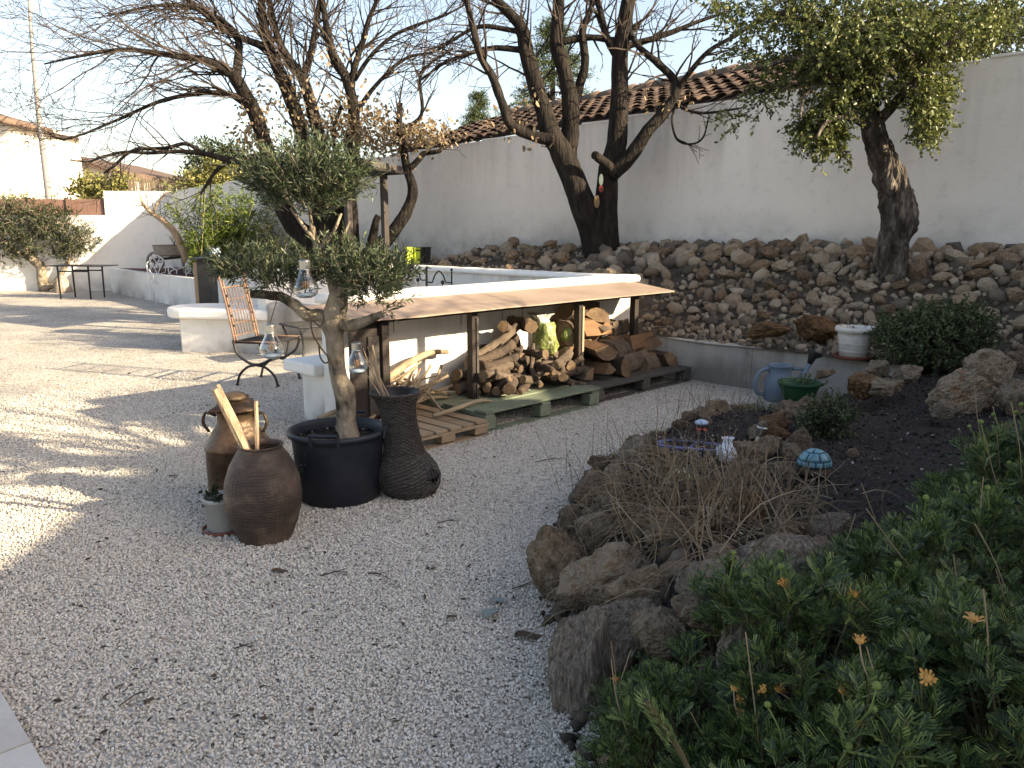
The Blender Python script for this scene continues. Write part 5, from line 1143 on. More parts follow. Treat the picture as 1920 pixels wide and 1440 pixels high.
# plank on a prop in front of the planter
pk = thing('prop_trestle', 'dark plank end on a leaning wooden prop by the planter', 'trestle', (gz(243, 533).x, gz(243, 533).y, 0))
a = gz(243, 533); b = at(235, 487, a.y); mb = MB(); mb.bar((a.x, a.y, 0), b, .06, .06); part('prop', mb, MAT['dark_wood'], pk); mb = MB(); mb.bar(b + Vector((-.05, 0, .03)), b + Vector((.32, .1, .08)), .12, .04); part('plank', mb, MAT['dark_wood'], pk)

# old wooden wheelbarrow used as a planter
uq = 2.6; wp = W(1.9, 1.05, bank_z(1.9, 1.05) + .02); wb = thing('wooden_wheelbarrow', 'old grey wooden wheelbarrow planter standing in the raised corner bed', 'wheelbarrow', wp, -.25)
mb = MB(); mb.lathe([(.36, .36), (.42, .4), (.46, .6), (.48, .62), (.44, .62), (.4, .45)], 26, (.22, 0, 0)); part('pan', mb, MAT['grey_wood'], wb, False, True)
mb = MB(); mb.lathe([(.01, .56), (.3, .57), (.43, .57)], 20, (.22, 0, 0)); part('soil', mb, MAT['potting'], wb, True, True)
wh = MB(); n = 20; wh.tube([(-.32 + .22 * math.cos(2 * math.pi * k / n), 0, .22 + .22 * math.sin(2 * math.pi * k / n)) for k in range(n)], .028, 7, closed=True); wh = part('wheel', wh, MAT['grey_wood'], wb, True, True)
mb = MB()
for k in range(6): a = math.pi * k / 3; mb.tube([(-.32, 0, .22), (-.32 + .21 * math.cos(a), 0, .22 + .21 * math.sin(a))], .013, 5)
mb.tube([(-.32, -.07, .22), (-.32, .07, .22)], .03, 8); part('spokes', mb, MAT['grey_wood'], wh, False, True)
for sy in (-1, 1):
    mb = MB(); mb.bar((-.45, sy * .06, .26), (.55, sy * .2, .36), .05, .05); mb.bar((.55, sy * .2, .36), (1.15, sy * .32, .72), .045, .045); part('handle', mb, MAT['dark_wood'], wb, False, True)
    mb = MB(); mb.bar((.55, sy * .2, .36), (.62, sy * .22, 0), .05, .05); part('leg', mb, MAT['grey_wood'], wb, False, True)
mb = MB(); mb.box((.22, 0, .38), .7, .42, .05); part('bed', mb, MAT['grey_wood'], wb, False, True)
mb = MB(); r = rng(71)
for k in range(4): grow(mb, r, (.22, 0, .57), (r.uniform(-.3, .3), 0, 1), .4, .009, 1, [0, 8], (0, 0, 0), .25)
part('dead_plant', mb, MAT['twig'], wb, False, True)

# leaning bare sapling and bamboo in the corner bed
bp = W(4.3, 1.0, bank_z(4.3, 1.0))
bm_t = thing('bamboo_clump', 'bright green bamboo clump in the far corner bed', 'bamboo', bp); r = rng(23); cn = MB(); lv = Leaves(23)
for k in range(46):
    o = Vector((r.gauss(0, .24), r.gauss(0, .2), 0)); h = r.uniform(.9, 1.9); ln = Vector((r.gauss(0, .22) + o.x * .5, r.gauss(0, .15), 1)).normalized(); P = [bp + o + ln * h * i / 6 + Vector((ln.x * .12 * i * i / 36, 0, 0)) for i in range(7)]
    cn.tube(P, lerpl([.011, .005], 6), 5, cap=False)
    for q in P[1:]:
        for _ in range(4): twig(None, lv, r, q, rvec(r) + Vector((0, 0, .2)), .28, .002, 9, .13, .1, .4, -.05, .8)
part('canes', cn, MAT['bamboo'], bm_t, True); o = link('crown', lv.mesh('crown', MAT['bamboo_leaf'], LENS, .17, .4), bm_t); o.location = -Vector(bp)
tr = MB(); tw = MB(); Y_ = 17.6; P = catmull([at(352, 492, Y_), at(330, 440, Y_), at(305, 413, Y_), at(285, 400, Y_), at(268, 382, Y_), at(262, 362, Y_)], 5); tr.tube(P, lerpl([.085, .075, .065, .05, .03, .012], 5), 9, True, .14)
tr.tube(catmull([at(285, 400, Y_), at(300, 375, Y_), at(318, 358, Y_)], 4), lerpl([.03, .02, .01], 4), 6)
st = thing('leaning_sapling', 'bare tan trunked sapling leaning left before the wall corner', 'tree', P[0])
for k in range(10): grow(tw, r, P[10 + k], rvec(r) + Vector((-.3, 0, .5)), r.uniform(.3, .7), .01, 1, [0, 4], (0, 0, .03))
part('trunk', tr, MAT['stake'], st, True); part('twigs', tw, MAT['twig'], st)
p = W(6.6, 1.3, bank_z(6.6, 1.3)); leafy_blob('thin_bamboo_shrub', 'sparse dark stemmed shrub against the wall right of the bamboo', 'bush', p, [(p.x, p.y, p.z + .5, .5, .3, .5, 1), (p.x + .2, p.y, p.z + .9, .4, .3, .4, .6)], MAT['dark_leaf'], .08, 70, 7, 29, LENS, .2, .5)
p = W(7.6, 1.6, bank_z(7.6, 1.6)); leafy_blob('low_round_bush', 'low green bush behind the black grill', 'bush', (p.x, p.y, p.z), [(p.x, p.y, p.z + .28, .5, .35, .3, 1), (p.x + .5, p.y - .3, p.z + .25, .4, .3, .25, .6)], MAT['shrub_leaf'], .06, 330, 9, 30, LENS, .3, .25)

# ================================================================== COPPER CHAIR BEFORE THE BENCH
chp = gz(505, 716); cc = thing('copper_iron_chair', 'tall backed copper coloured iron chair with curved black legs', 'chair', (chp.x, chp.y, 0), R(78))
cm, bk = MAT['copper_iron'], MAT['black_iron']; w_ = .235
# local frame: back at +y, sitter faces -y
for sx in (-1, 1):
    mb = MB()
    for dx in (0, .045): mb.tube(catmull([(sx * (w_ - dx), .22, .42), (sx * (w_ - dx), .27, .7), (sx * (w_ - dx), .34, 1.05)], 4), .0105, 7)
    mb.tube([(sx * w_, .345, 1.05), (sx * w_, .35, 1.1)], .012, 7); part('back_upright', mb, cm, cc, True, True)
mb = MB()
for z, y in ((.5, .235), (.98, .322)): mb.tube([(-w_, y, z), (w_, y, z)], .008, 6)
for k in range(7): x = -w_ * .68 + w_ * 1.36 * k / 6; mb.tube([(x, .235, .5), (x, .322, .98)], .005, 5)
for z, y in ((.62, .257), (.74, .279), (.86, .3)): mb.tube([(-w_ * .75, y, z), (w_ * .75, y, z)], .0045, 5)
part('back_grille', mb, cm, cc, True, True)
mb = MB()
for sx in (-1, 1):
    for z, y in ((.6, .253), (.7, .272), (.8, .29), (.9, .308)): mb.sphere((sx * w_ * .82, y - .01, z), .013, 7, 5)
part('rivets', mb, bk, cc, True, True)
mb = MB(); mb.tube([(-w_, .22, .44), (w_, .22, .44), (w_ * 1.05, -.24, .44), (-w_ * 1.05, -.24, .44)], .012, 7, closed=True)
for k in range(9): x = -w_ + 2 * w_ * k / 8; mb.tube([(x, .22, .445), (x * 1.05, -.24, .445)], .006, 5)
part('seat', mb, bk, cc, True, True)
mb = MB()
for sx in (-1, 1): mb.tube([(sx * w_, .22, .45), (sx * w_ * 1.05, -.24, .45)], .009, 6)
part('seat_rail', mb, cm, cc, True, True)
for sx in (-1, 1):
    mb = MB(); mb.tube(catmull([(sx * w_, .24, .46), (sx * w_, .2, .32), (sx * w_, .08, .235), (sx * w_, 0, .22), (sx * w_, -.08, .235), (sx * w_, -.2, .32), (sx * w_, -.25, .45)], 5), .014, 7); part('seat_hoop', mb, bk, cc, True, True)
    for sy in (-1, 1):
        mb = MB(); mb.tube(catmull([(sx * w_, 0, .215), (sx * w_, sy * .1, .19), (sx * w_, sy * .19, .11), (sx * w_, sy * .225, 0)], 5), .013, 7); mb.lathe([(.02, 0), (.02, .012), (.013, .02)], 8, (sx * w_, sy * .225, 0)); part('leg', mb, bk, cc, True, True)
mb = MB(); mb.tube([(-w_, 0, .215), (w_, 0, .215)], .012, 6); part('stretcher', mb, bk, cc, True, True)
# low iron side table behind it
tp = gz(600, 690); ti = thing('iron_side_table', 'low black iron slatted table between chair and patio wall', 'table', (tp.x - .15, tp.y + .35, 0), .7)
mb = MB()
for k in range(9): mb.bar((-.28, -.24 + .06 * k, .46), (.28, -.24 + .06 * k, .46), .03, .012)
mb.tube([(-.29, -.26, .46), (.29, -.26, .46), (.29, .26, .46), (-.29, .26, .46)], .012, 6, closed=True); part('table_top', mb, bk, ti, False, True)
for sx in (-1, 1):
    for sy in (-1, 1):
        mb = MB(); mb.tube(catmull([(sx * .27, sy * .24, .46), (sx * .22, sy * .2, .25), (sx * .27, sy * .25, 0)], 4), .012, 6); part('leg', mb, bk, ti, True, True)

# ================================================================== OLIVE IN TUB AND VESSELS
TBX, TBY = -1.015, 4.52
tub = thing('olive_tub', 'large navy blue plastic tub holding the olive tree', 'tub', (TBX, TBY, 0))
mb = MB(); mb.lathe([(.215, .0), (.235, .015), (.262, .36), (.268, .385), (.285, .39), (.29, .405), (.283, .418), (.268, .418), (.258, .40), (.25, .33)], 56); part('body', mb, MAT['tub'], tub, True, True)
mb = MB(); mb.lathe([(.01, .37), (.12, .368), (.2, .352), (.252, .345)], 40, fn=lambda r_, z, a, i, k: r_, capb=False); so_ = part('soil', mb, MAT['potting'], tub, True, True)
for a in (-1.62, 1.45, -.05):
    d = Vector((math.cos(a), math.sin(a), 0)); sd_ = Vector((-d.y, d.x, 0)); mb = MB()
    mb.tube([d * .285 + sd_ * .075 + Vector((0, 0, .38)), d * .3 + sd_ * .075 + Vector((0, 0, .445)), d * .3 - sd_ * .075 + Vector((0, 0, .445)), d * .285 - sd_ * .075 + Vector((0, 0, .38))], .011, 8); part('handle', mb, MAT['tub'], tub, False, True)
its = []; r = rng(33)
for _ in range(420): a = r.uniform(0, 6.28); q = .25 * math.sqrt(r.random()); its.append((q * math.cos(a), q * math.sin(a), .36, r.uniform(.004, .012)))
scatter_rocks('soil_crumbs', its, tub, MAT['chip'], 3, .3)

ob = Vector((TBX + .01, TBY, .36)); ol = thing('olive_tree', 'small pruned olive tree with cloud shaped tufts in the navy tub', 'tree', ob)
OY = TBY; tr = MB()
TP = [(652, 835, 60), (650, 805, 46), (648, 765, 42), (645, 735, 44), (634, 705, 36), (631, 670, 38), (628, 635, 40), (624, 605, 48), (630, 575, 46), (640, 545, 36), (647, 520, 22), (646, 505, 20)]
P = [at(x, y, OY) for x, y, w_ in TP]; Wd = [w_ * .88 / 2 / F * depth(p) for (x, y, w_), p in zip(TP, P)]
tr.tube(catmull(P, 8), lerpl(Wd, 8), 26, True, .14, 8)
limb(tr, [(628, 605, 34), (600, 592, 28), (575, 590, 25), (553, 572, 23, .02), (530, 558, 20, .03), (500, 553, 18, .05), (470, 551, 17, .06)], OY, 12, 5, .14, 9)
limb(tr, [(636, 605, 30), (660, 610, 26, .05), (690, 600, 20, .1), (718, 588, 14, .12)], OY, 10, 5, .14, 10)
limb(tr, [(634, 560, 30), (620, 520, 22, -.05), (603, 480, 18, -.06), (593, 455, 15, -.06), (585, 425, 12, -.05)], OY, 9, 5, .14, 11)
for q in ([(593, 455, 10, -.06), (570, 425, 8), (545, 390, 6)], [(600, 470, 10, -.06), (625, 435, 8), (640, 400, 6)], [(585, 430, 9), (580, 390, 7), (575, 350, 5)], [(603, 480, 9, -.05), (640, 450, 6), (655, 415, 5)], [(640, 545, 12), (665, 530, 9), (700, 525, 6)]): limb(tr, q, OY, 6, 4, .1, 12)
kb = at(662, 543, OY - .04); tr.lathe([(.001, -.035), (.024, -.025), (.032, 0), (.024, .022), (.001, .028)], 12, kb)
part('trunk', tr, MAT['olive_bark'], ol, True)
rt_ = MB(); r = rng(12)
for k in range(9):
    a = r.uniform(2.4, 5.2); d = Vector((math.cos(a), math.sin(a) * .6, -.12)); rt_.tube([ob + d * .03 + Vector((0, 0, .04)), ob + d * .1 + Vector((0, 0, .03)), ob + d * .2], [.02, .016, .006], 6)
part('roots', rt_, MAT['bark'], ol, True)
lv = Leaves(44); tw = MB(); r = rng(44)
def tuft(x, y, rx, ry, ryd, n, off=0., L_=.17, lean=0.):
    c = at(x, y, OY - off); k_ = depth(c) / F
    for _ in range(int(n * .88)):
        d = rvec(r); d.z = d.z * .9 + .15; rad = r.random() ** .5
        p = c + Vector((d.x * rx * k_, d.y * ryd, d.z * ry * k_)) * rad * .8
        dd = Vector((d.x * .9 + lean, d.y * .9, d.z * .6 + .55)) + rvec(r) * .35
        twig(tw, lv, r, p, dd, L_ * r.uniform(.6, 1.2), .0022, 15, .046, .08, .2, .08, .62)
tuft(575, 352, 112, 44, .30, 250); tuft(520, 350, 60, 38, .22, 80); tuft(632, 345, 58, 40, .24, 90); tuft(575, 385, 85, 30, .22, 90); tuft(570, 320, 80, 20, .2, 60)
tuft(700, 535, 62, 42, .22, 130, .05); tuft(655, 515, 55, 36, .2, 80); tuft(690, 560, 45, 28, .15, 40, .08); tuft(735, 525, 34, 28, .12, 40, .05); tuft(625, 525, 40, 32, .15, 45, .02); tuft(605, 510, 30, 26, .14, 30)
tuft(520, 530, 52, 26, .16, 70, .04); tuft(460, 515, 46, 24, .15, 60, .04, .16, -.2); tuft(430, 505, 28, 18, .1, 28, .04, .14, -.3); tuft(555, 545, 32, 22, .12, 30, .03); tuft(720, 575, 18, 14, .06, 8, .1)
part('twigs', tw, MAT['olive_bark'], ol); o = link('crown', lv.mesh('crown', MAT['olive_leaf'], LENS, .2, .35), ol); o.location = -ob

# hanging bulb lanterns
def bulb(x, y, hgt, Y, label, sx_=1., cord=None):
    c = at(x, y, Y); k_ = depth(c) / F; s_ = hgt * k_                       # total height in metres
    t = thing('bulb_lantern', label, 'lantern', (c.x, c.y, c.z - s_ / 2), 0, 'hanging bulb lanterns in the olive')
    prof = [(.001, 0), (.14, .01), (.24, .05), (.31, .13), (.335, .24), (.32, .34), (.27, .45), (.21, .56), (.165, .66), (.15, .74)]
    mb = MB(); mb.lathe([(a * s_, b * s_) for a, b in prof], 28, capb=False); part('glass', mb, MAT['glass'], t, True, True)
    mb = MB(); mb.lathe([((.152 + .012 * math.cos(i * math.pi)) * s_, (.735 + i * .022) * s_) for i in range(12)] + [(.1 * s_, 1.0 * s_), (.001, 1.0 * s_)], 20, capb=False); part('screw_cap', mb, MAT['steel'], t, True, True)
    mb = MB(); mb.lathe([(.001, .012 * s_), (.13 * s_, .02 * s_), (.22 * s_, .055 * s_), (.265 * s_, .12 * s_), (.001, .14 * s_)], 22, capb=False); part('base_fill', mb, MAT['water'], t, True, True)
    mb = MB()
    for k in range(4): a = k * 1.57 + .4; mb.tube([(.05 * s_ * math.cos(a), .05 * s_ * math.sin(a), .24 * s_), (.06 * s_ * math.cos(a), .06 * s_ * math.sin(a), .44 * s_)], .009 * s_, 6)
    part('filament', mb, MAT['amber'], t, True, True)
    mb = MB(); mb.tube([(0, 0, .44 * s_), (0, 0, .74 * s_)], .018 * s_, 6); part('stem', mb, MAT['glass'], t, True, True)
    if cord:
        q = at(cord[0], cord[1], cord[2]) - Vector(t.location); mb = MB(); mb.tube(catmull([(0, 0, s_), Vector((0, 0, s_)).lerp(q, .5) + Vector((0, -.01, -.005)), q], 4), .0025, 5); part('cord', mb, MAT['rope'], t, True, True)
bulb(572, 523, 72, OY - .22, 'glass bulb lantern hanging highest, among the middle olive tufts', 1, (568, 470, OY - .12))
bulb(508, 640, 66, OY - .16, 'glass bulb lantern hanging lowest left, below the cut olive branch', 1, (520, 560, OY - .06))
bulb(669, 671, 60, OY - .18, 'glass bulb lantern hanging right of the olive trunk', 1, (642, 600, OY - .13))
mb = MB(); mb.tube(catmull([at(592, 582, OY - .1), at(604, 588, OY - .1), at(607, 598, OY - .1), at(600, 612, OY - .1), at(584, 600, OY - .1), at(586, 625, OY - .12), at(600, 650, OY - .12), at(614, 668, OY - .12), at(616, 678, OY - .12), at(608, 680, OY - .12), at(600, 668, OY - .12), at(598, 645, OY - .12)], 4), .0045, 6)
single('cord_loop', mb, MAT['rope'], 'brown cord looped over the left olive branch', 'cord', None, True)

# big brown jar
JX, JY = -1.262, 3.88; jr = thing('brown_jar', 'big round brown stoneware jar in front of the tub', 'jar', (JX, JY, 0))
prof = [(.118, 0), (.13, .004), (.165, .09), (.185, .17), (.191, .235), (.182, .31), (.158, .385), (.125, .445), (.109, .468), (.106, .482), (.113, .49), (.108, .495), (.096, .488), (.094, .47), (.12, .4), (.15, .3), (.15, .15)]
P = []
for (a, b), (c, d) in zip(prof, prof[1:]):
    n = max(1, int(math.hypot(c - a, d - b) / .004))
    for k in range(n): P.append((a + (c - a) * k / n, b + (d - b) * k / n))
P.append(prof[-1])
mb = MB(); mb.lathe(P, 180, fn=lambda r_, z, a, i, k: r_ * (1 + .007 * math.sin(z * 420) + (.006 * math.sin(a * 45) if z < .45 else 0) + .012 * noise.noise(Vector((math.cos(a), math.sin(a), z * 4))))); part('body', mb, MAT['jar'], jr, True, True)
def stake(label, x0, y0, x1, y1, Y0, Y1, w_):
    a, b = at(x0, y0, Y0), at(x1, y1, Y1); d = (b - a); P = [a - d * .3, a, a.lerp(b, .5) + Vector((.003, 0, 0)), b]; mb = MB(); mb.tube(P, [w_, w_, w_ * 1.04, w_ * .92], 6, True, .2, 4); single('wooden_stake', mb, MAT['stake'], label, 'stake', 'stakes in the brown jar')
stake('thick pale stake leaning left out of the brown jar', 467, 857, 402, 730, JY - .06, JY - .12, .0185)
stake('thin upright stick standing in the brown jar', 482, 857, 480, 752, JY - .05, JY + .0, .0105)
stake('dark grey stick leaning behind the thick stake', 470, 850, 408, 722, JY - .03, JY + .05, .012)
# milk can behind
CX, CY = -1.52, 4.3; cn = thing('milk_can', 'rusty brown old milk can behind the round jar', 'can', (CX, CY, 0)); cn.scale = (1.03, 1.03, .91)
mb = MB(); mb.lathe([(.165, 0), (.17, .01), (.172, .05), (.168, .06), (.17, .4), (.176, .405), (.176, .425), (.168, .43), (.13, .505), (.108, .545), (.1, .56), (.1, .62), (.104, .625), (.104, .64), (.115, .66), (.11, .664), (.09, .64)], 44, fn=lambda r_, z, a, i, k: r_ * (1 + .008 * noise.noise(Vector((math.cos(a) * 2, math.sin(a) * 2, z * 6))))); part('body', mb, MAT['can'], cn, True, True)
mb = MB(); mb.lathe([(.001, .69), (.05, .7), (.085, .695), (.105, .67), (.125, .655), (.13, .64), (.12, .645), (.09, .665)], 30, (.0, 0, 0), fn=lambda r_, z, a, i, k: r_ * (1 + .36 * noise.noise(Vector((math.cos(a) * 2.4, math.sin(a) * 2.4, z * 14)))), capb=False); part('crumpled_lid', mb, MAT['can'], cn, True, True)
mb = MB(); mb.lathe([(.001, .735), (.03, .742), (.055, .73), (.075, .71), (.06, .70)], 24, (-.01, -.01, 0), fn=lambda r_, z, a, i, k: r_ * (1 + .5 * noise.noise(Vector((math.cos(a) * 1.9, math.sin(a) * 1.9, z * 30)))), capb=False); part('lid_fold', mb, MAT['can'], cn, True, True)
for sx in (-1, 1):
    mb = MB(); mb.tube(catmull([(sx * .1, -.02, .6), (sx * .15, -.03, .62), (sx * .17, -.03, .56), (sx * .145, -.02, .5)], 4), .009, 6); part('side_handle', mb, MAT['can'], cn, True, True)
# little grey pot with sprig
p = gz(424, 1004); sp_ = thing('small_grey_pot', 'small pale grey pot with a dark sprig tucked beside the brown jar', 'pot', (p.x - .04, p.y + .07, 0))
mb = MB(); mb.lathe([(.07, 0), (.075, .005), (.09, .17), (.096, .172), (.096, .19), (.085, .19), (.08, .16)], 30); part('body', mb, MAT['small_pot'], sp_, True, True)
mb = MB(); mb.lathe([(.092, .0), (.1, .004), (.105, .022), (.098, .022), (.092, .01)], 30); part('saucer', mb, MAT['saucer'], sp_, True, True)
lv = Leaves(3); tw = MB(); r = rng(3)
for k in range(16): twig(tw, lv, r, (r.uniform(-.04, .04), r.uniform(-.04, .04), .17), rvec(r) + Vector((-.4, -.1, .7)), r.uniform(.06, .13), .0018, 8, .026, .3, .3, -.1, .9)
part('stems', tw, MAT['twig'], sp_, False, True); link('leaves', lv.mesh('leaves', MAT['dark_leaf'], OVAL, .6, .4), sp_)
# second sprig between can and tub
p = gz(560, 935); tv = thing('tub_weed', 'small wispy weed at the left foot of the navy tub', 'plant', (-1.30, 4.36, 0)); lv = Leaves(5); tw = MB()
for k in range(12): twig(tw, lv, r, (r.uniform(-.05, .05), r.uniform(-.03, .03), .0), rvec(r) * .5 + Vector((.1, -.1, 1)), r.uniform(.2, .42), .002, 9, .024, .35, .25, .0, .9)
part('stems', tw, MAT['twig'], tv, False, True); link('leaves', lv.mesh('leaves', MAT['dark_leaf'], OVAL, .5, .4), tv)

# wicker vase
WX, WY = -.605, 4.58; wv = thing('wicker_vase', 'tall dark wicker vase with flared neck and broken side', 'basket', (WX, WY, 0))
prof = [(.11, 0), (.15, .01), (.182, .06), (.193, .115), (.18, .17), (.148, .22), (.122, .255), (.112, .30), (.104, .38), (.1, .46), (.106, .53), (.125, .58), (.14, .602), (.146, .612), (.138, .618)]
P = []
for (a, b), (c, d) in zip(prof, prof[1:]):
    n = max(1, int(math.hypot(c - a, d - b) / .0095))
    for k in range(n): P.append((a + (c - a) * k / n, b + (d - b) * k / n))
P.append(prof[-1]); nk = 72
def hole(i, k): z = P[i][1]; a = 2 * math.pi * k / nk; da = (a - 5.75 + math.pi) % (2 * math.pi) - math.pi; return abs(da) < .42 * (1 - abs(z - .13) / .05) if abs(z - .13) < .05 else False
mb = MB(); mb.lathe(P, nk, fn=lambda r_, z, a, i, k: r_ + .0042 * (1 if (i + (k // 2)) % 2 else -1), skip=hole, lean=(-.13, 0)); part('weave', mb, MAT['wicker'], wv, False, True)
mb = MB(); mb.lathe([(a - .008, b + .004) for a, b in prof[3:-1]], 40, lean=(-.13, 0), capb=False); part('inner_shade', mb, MAT['black_plastic'], wv, True, True)  # black shell behind the weave, standing for the shade inside the vase
mb = MB()
for k in range(36):
    a = 2 * math.pi * k / 36
    mb.tube([((r_ + .0005) * math.cos(a) - .13 * z, (r_ + .0005) * math.sin(a), z) for r_, z in prof[1:14]], .0028, 4, cap=False)
part('ribs', mb, MAT['wicker'], wv, False, True)
mb = MB(); n = 40; mb.tube([(.143 * math.cos(2 * math.pi * k / n) - .13 * .615, .143 * math.sin(2 * math.pi * k / n), .615 + .004 * (k % 2)) for k in range(n)], .008, 6, closed=True); part('rim', mb, MAT['wicker'], wv, True, True)
rd = thing('reed_sticks', 'bundle of thin reed sticks leaning left out of the wicker vase', 'sticks', (WX - .08, WY, .5)); r = rng(8)
for k in range(7):
    a = at(726 + r.uniform(-8, 8), 752, WY - .02); b = at(690 + r.uniform(-12, 10), 648 + r.uniform(-8, 45), WY + r.uniform(-.05, .1)); mb = MB(); mb.tube([a + (a - b) * .5, a, a.lerp(b, .5) + rvec(r) * .006, b], [.004, .004, .0035, .003], 5); part('reed', mb, MAT['stake'], rd)
# ================================================================== GARDEN BED: OBJECTS
# watering can
p = gz(1466, 748, .0); wc = thing('watering_can', 'grey blue plastic watering can with dark rose by the low wall', 'watering can', (2.33, 6.85, .08), R(5))
mb = MB(); mb.lathe([(.12, 0), (.13, .01), (.128, .15), (.115, .2), (.098, .235), (.098, .3), (.104, .305), (.104, .318), (.09, .318), (.088, .29)], 34); part('body', mb, MAT['blue_plastic'], wc, True, True)
mb = MB(); mb.tube(catmull([(-.08, 0, .29), (-.17, 0, .265), (-.215, 0, .18), (-.2, 0, .08), (-.125, 0, .05)], 5), .018, 8); part('handle', mb, MAT['blue_plastic'], wc, True, True)
mb = MB(); mb.tube([(.1, 0, .1), (.19, 0, .19), (.27, 0, .335)], [.04, .03, .02], 10); part('spout', mb, MAT['blue_plastic'], wc, True, True)
mb = MB(); mb.tube([(.09, 0, .28), (.235, 0, .275)], .014, 8); part('brace', mb, MAT['blue_plastic'], wc, True, True)
mb = MB(); a = Vector((.262, 0, .32)); d = Vector((.32, 0, .95)).normalized(); mb.tube([a, a + d * .06, a + d * .1 + Vector((.01, 0, 0)), a + d * .115 + Vector((.012, 0, 0))], [.022, .035, .07, .068], 16); part('rose', mb, MAT['black_plastic'], wc, True, True)
# green bowl
p = gz(1490, 745, .05); gb = thing('green_bowl', 'dark green plastic pot tray in front of the watering can', 'pot', (2.36, 6.45, .17))
mb = MB(); mb.lathe([(.11, 0), (.12, .005), (.15, .1), (.165, .13), (.172, .132), (.172, .155), (.16, .155), (.14, .1), (.1, .05)], 36); part('body', mb, MAT['green_plastic'], gb, True, True)
mb = MB(); mb.lathe([(.001, .07), (.1, .072), (.142, .085)], 24, capb=False); part('soil', mb, MAT['potting'], gb, True, True)
mb = MB(); mb.lathe([(.15, .112), (.159, .115), (.159, .122), (.15, .124)], 36, capb=False); part('band', mb, MAT['green_plastic'], gb, True, True)
r = rng(2); lv = Leaves(2); tw = MB()
for k in range(9): twig(tw, lv, r, (r.uniform(-.02, .1), r.uniform(-.05, .05), .07), rvec(r) * .5 + Vector((.2, 0, 1)), r.uniform(.08, .15), .002, 6, .035, .4, .3, 0, .8)
part('stems', tw, MAT['euryops_stem'], gb, False, True); link('leaves', lv.mesh('leaves', MAT['shrub_leaf'], OVAL, .6, .5), gb)
mb = MB(); mb.box((2.12, 6.55, .03), .42, .16, .018, .1); single('green_board', mb, MAT['green_plastic'], 'flat dark green strip lying left of the green pot tray', 'strip')
# white ribbed pot on saucer at the end of the low wall
p = gz(1605, 672, .43); wpz = .425; pt = thing('white_flower_pot', 'old ribbed white flower pot on a terracotta saucer at the end of the low wall', 'pot', (p.x, p.y + .05, wpz))
prof = [(.112, .012), (.12, .015), (.145, .2), (.15, .235), (.17, .24), (.174, .262), (.168, .28), (.154, .28), (.146, .24), (.13, .15)]
mb = MB(); mb.lathe(prof, 60, fn=lambda r_, z, a, i, k: r_ * (1 + (.012 if (k % 5 == 0 and i < 4) else 0))); part('body', mb, MAT['pot_white'], pt, True, True)
for z, r_ in ((.07, .129), (.14, .138)): mb = MB(); n = 40; mb.tube([(r_ * math.cos(2 * math.pi * k / n), r_ * math.sin(2 * math.pi * k / n), z) for k in range(n)], .0035, 5, closed=True); part('hoop', mb, MAT['pot_white'], pt, True, True)
mb = MB(); mb.lathe([(.001, .225), (.1, .23), (.146, .235)], 24, capb=False); part('soil', mb, MAT['potting'], pt, True, True)
mb = MB(); mb.lathe([(.14, 0), (.16, .0), (.172, .03), (.166, .032), (.15, .012)], 40); part('saucer', mb, MAT['saucer'], pt, True, True)
lv = Leaves(7); tw = MB()
for k in range(14): twig(tw, lv, r, (r.uniform(-.1, .1), r.uniform(-.1, .1), .23), rvec(r) * .6 + Vector((0, 0, .6)), r.uniform(.05, .09), .0015, 5, .02, .2, .3, 0, .8)
part('stems', tw, MAT['twig'], pt, False, True); link('leaves', lv.mesh('leaves', MAT['dark_leaf'], LENS, .4, .5), pt)

# turtle shell ornament on a brown stone
p = gz(1525, 893, .385); tz = bed_z(p.x, p.y); tt = thing('turtle_ornament', 'blue glazed turtle shell ornament on a brown stone', 'ornament', (p.x, p.y, tz + .008))
mb = MB(); mb.lathe([(.055, 0), (.072, .008), (.074, .03), (.062, .048), (.001, .052)], 26, fn=lambda r_, z, a, i, k: r_ * (1 + .06 * math.cos(2 * a) + .05 * noise.noise(Vector((math.cos(a), math.sin(a), z * 9))))); part('stone_base', mb, MAT['brown_stone'], tt, True, True)
sh_ = MB(); sh_.lathe([(.066, .05), (.064, .054), (.001, .056)], 20, capb=False); sh_ = part('shell', sh_, MAT['turtle_line'], tt, True, True)
def shell_pt(a, f, g_=0.):      # dome over the base
    rr = .076 * math.cos(f); return Vector((rr * math.cos(a) * 1.05 * (1 + g_), rr * math.sin(a) * .9 * (1 + g_), .05 + .078 * math.sin(f) * (1 + g_)))
mb = MB(); V = []
for i in range(9):
    for k in range(30): V.append(shell_pt(2 * math.pi * k / 30, math.pi / 2 * i / 8))
mb.add(V, [(i * 30 + k, i * 30 + (k + 1) % 30, (i + 1) * 30 + (k + 1) % 30, (i + 1) * 30 + k) for i in range(8) for k in range(30)]); part('grout', mb, MAT['turtle_line'], sh_, True, True)
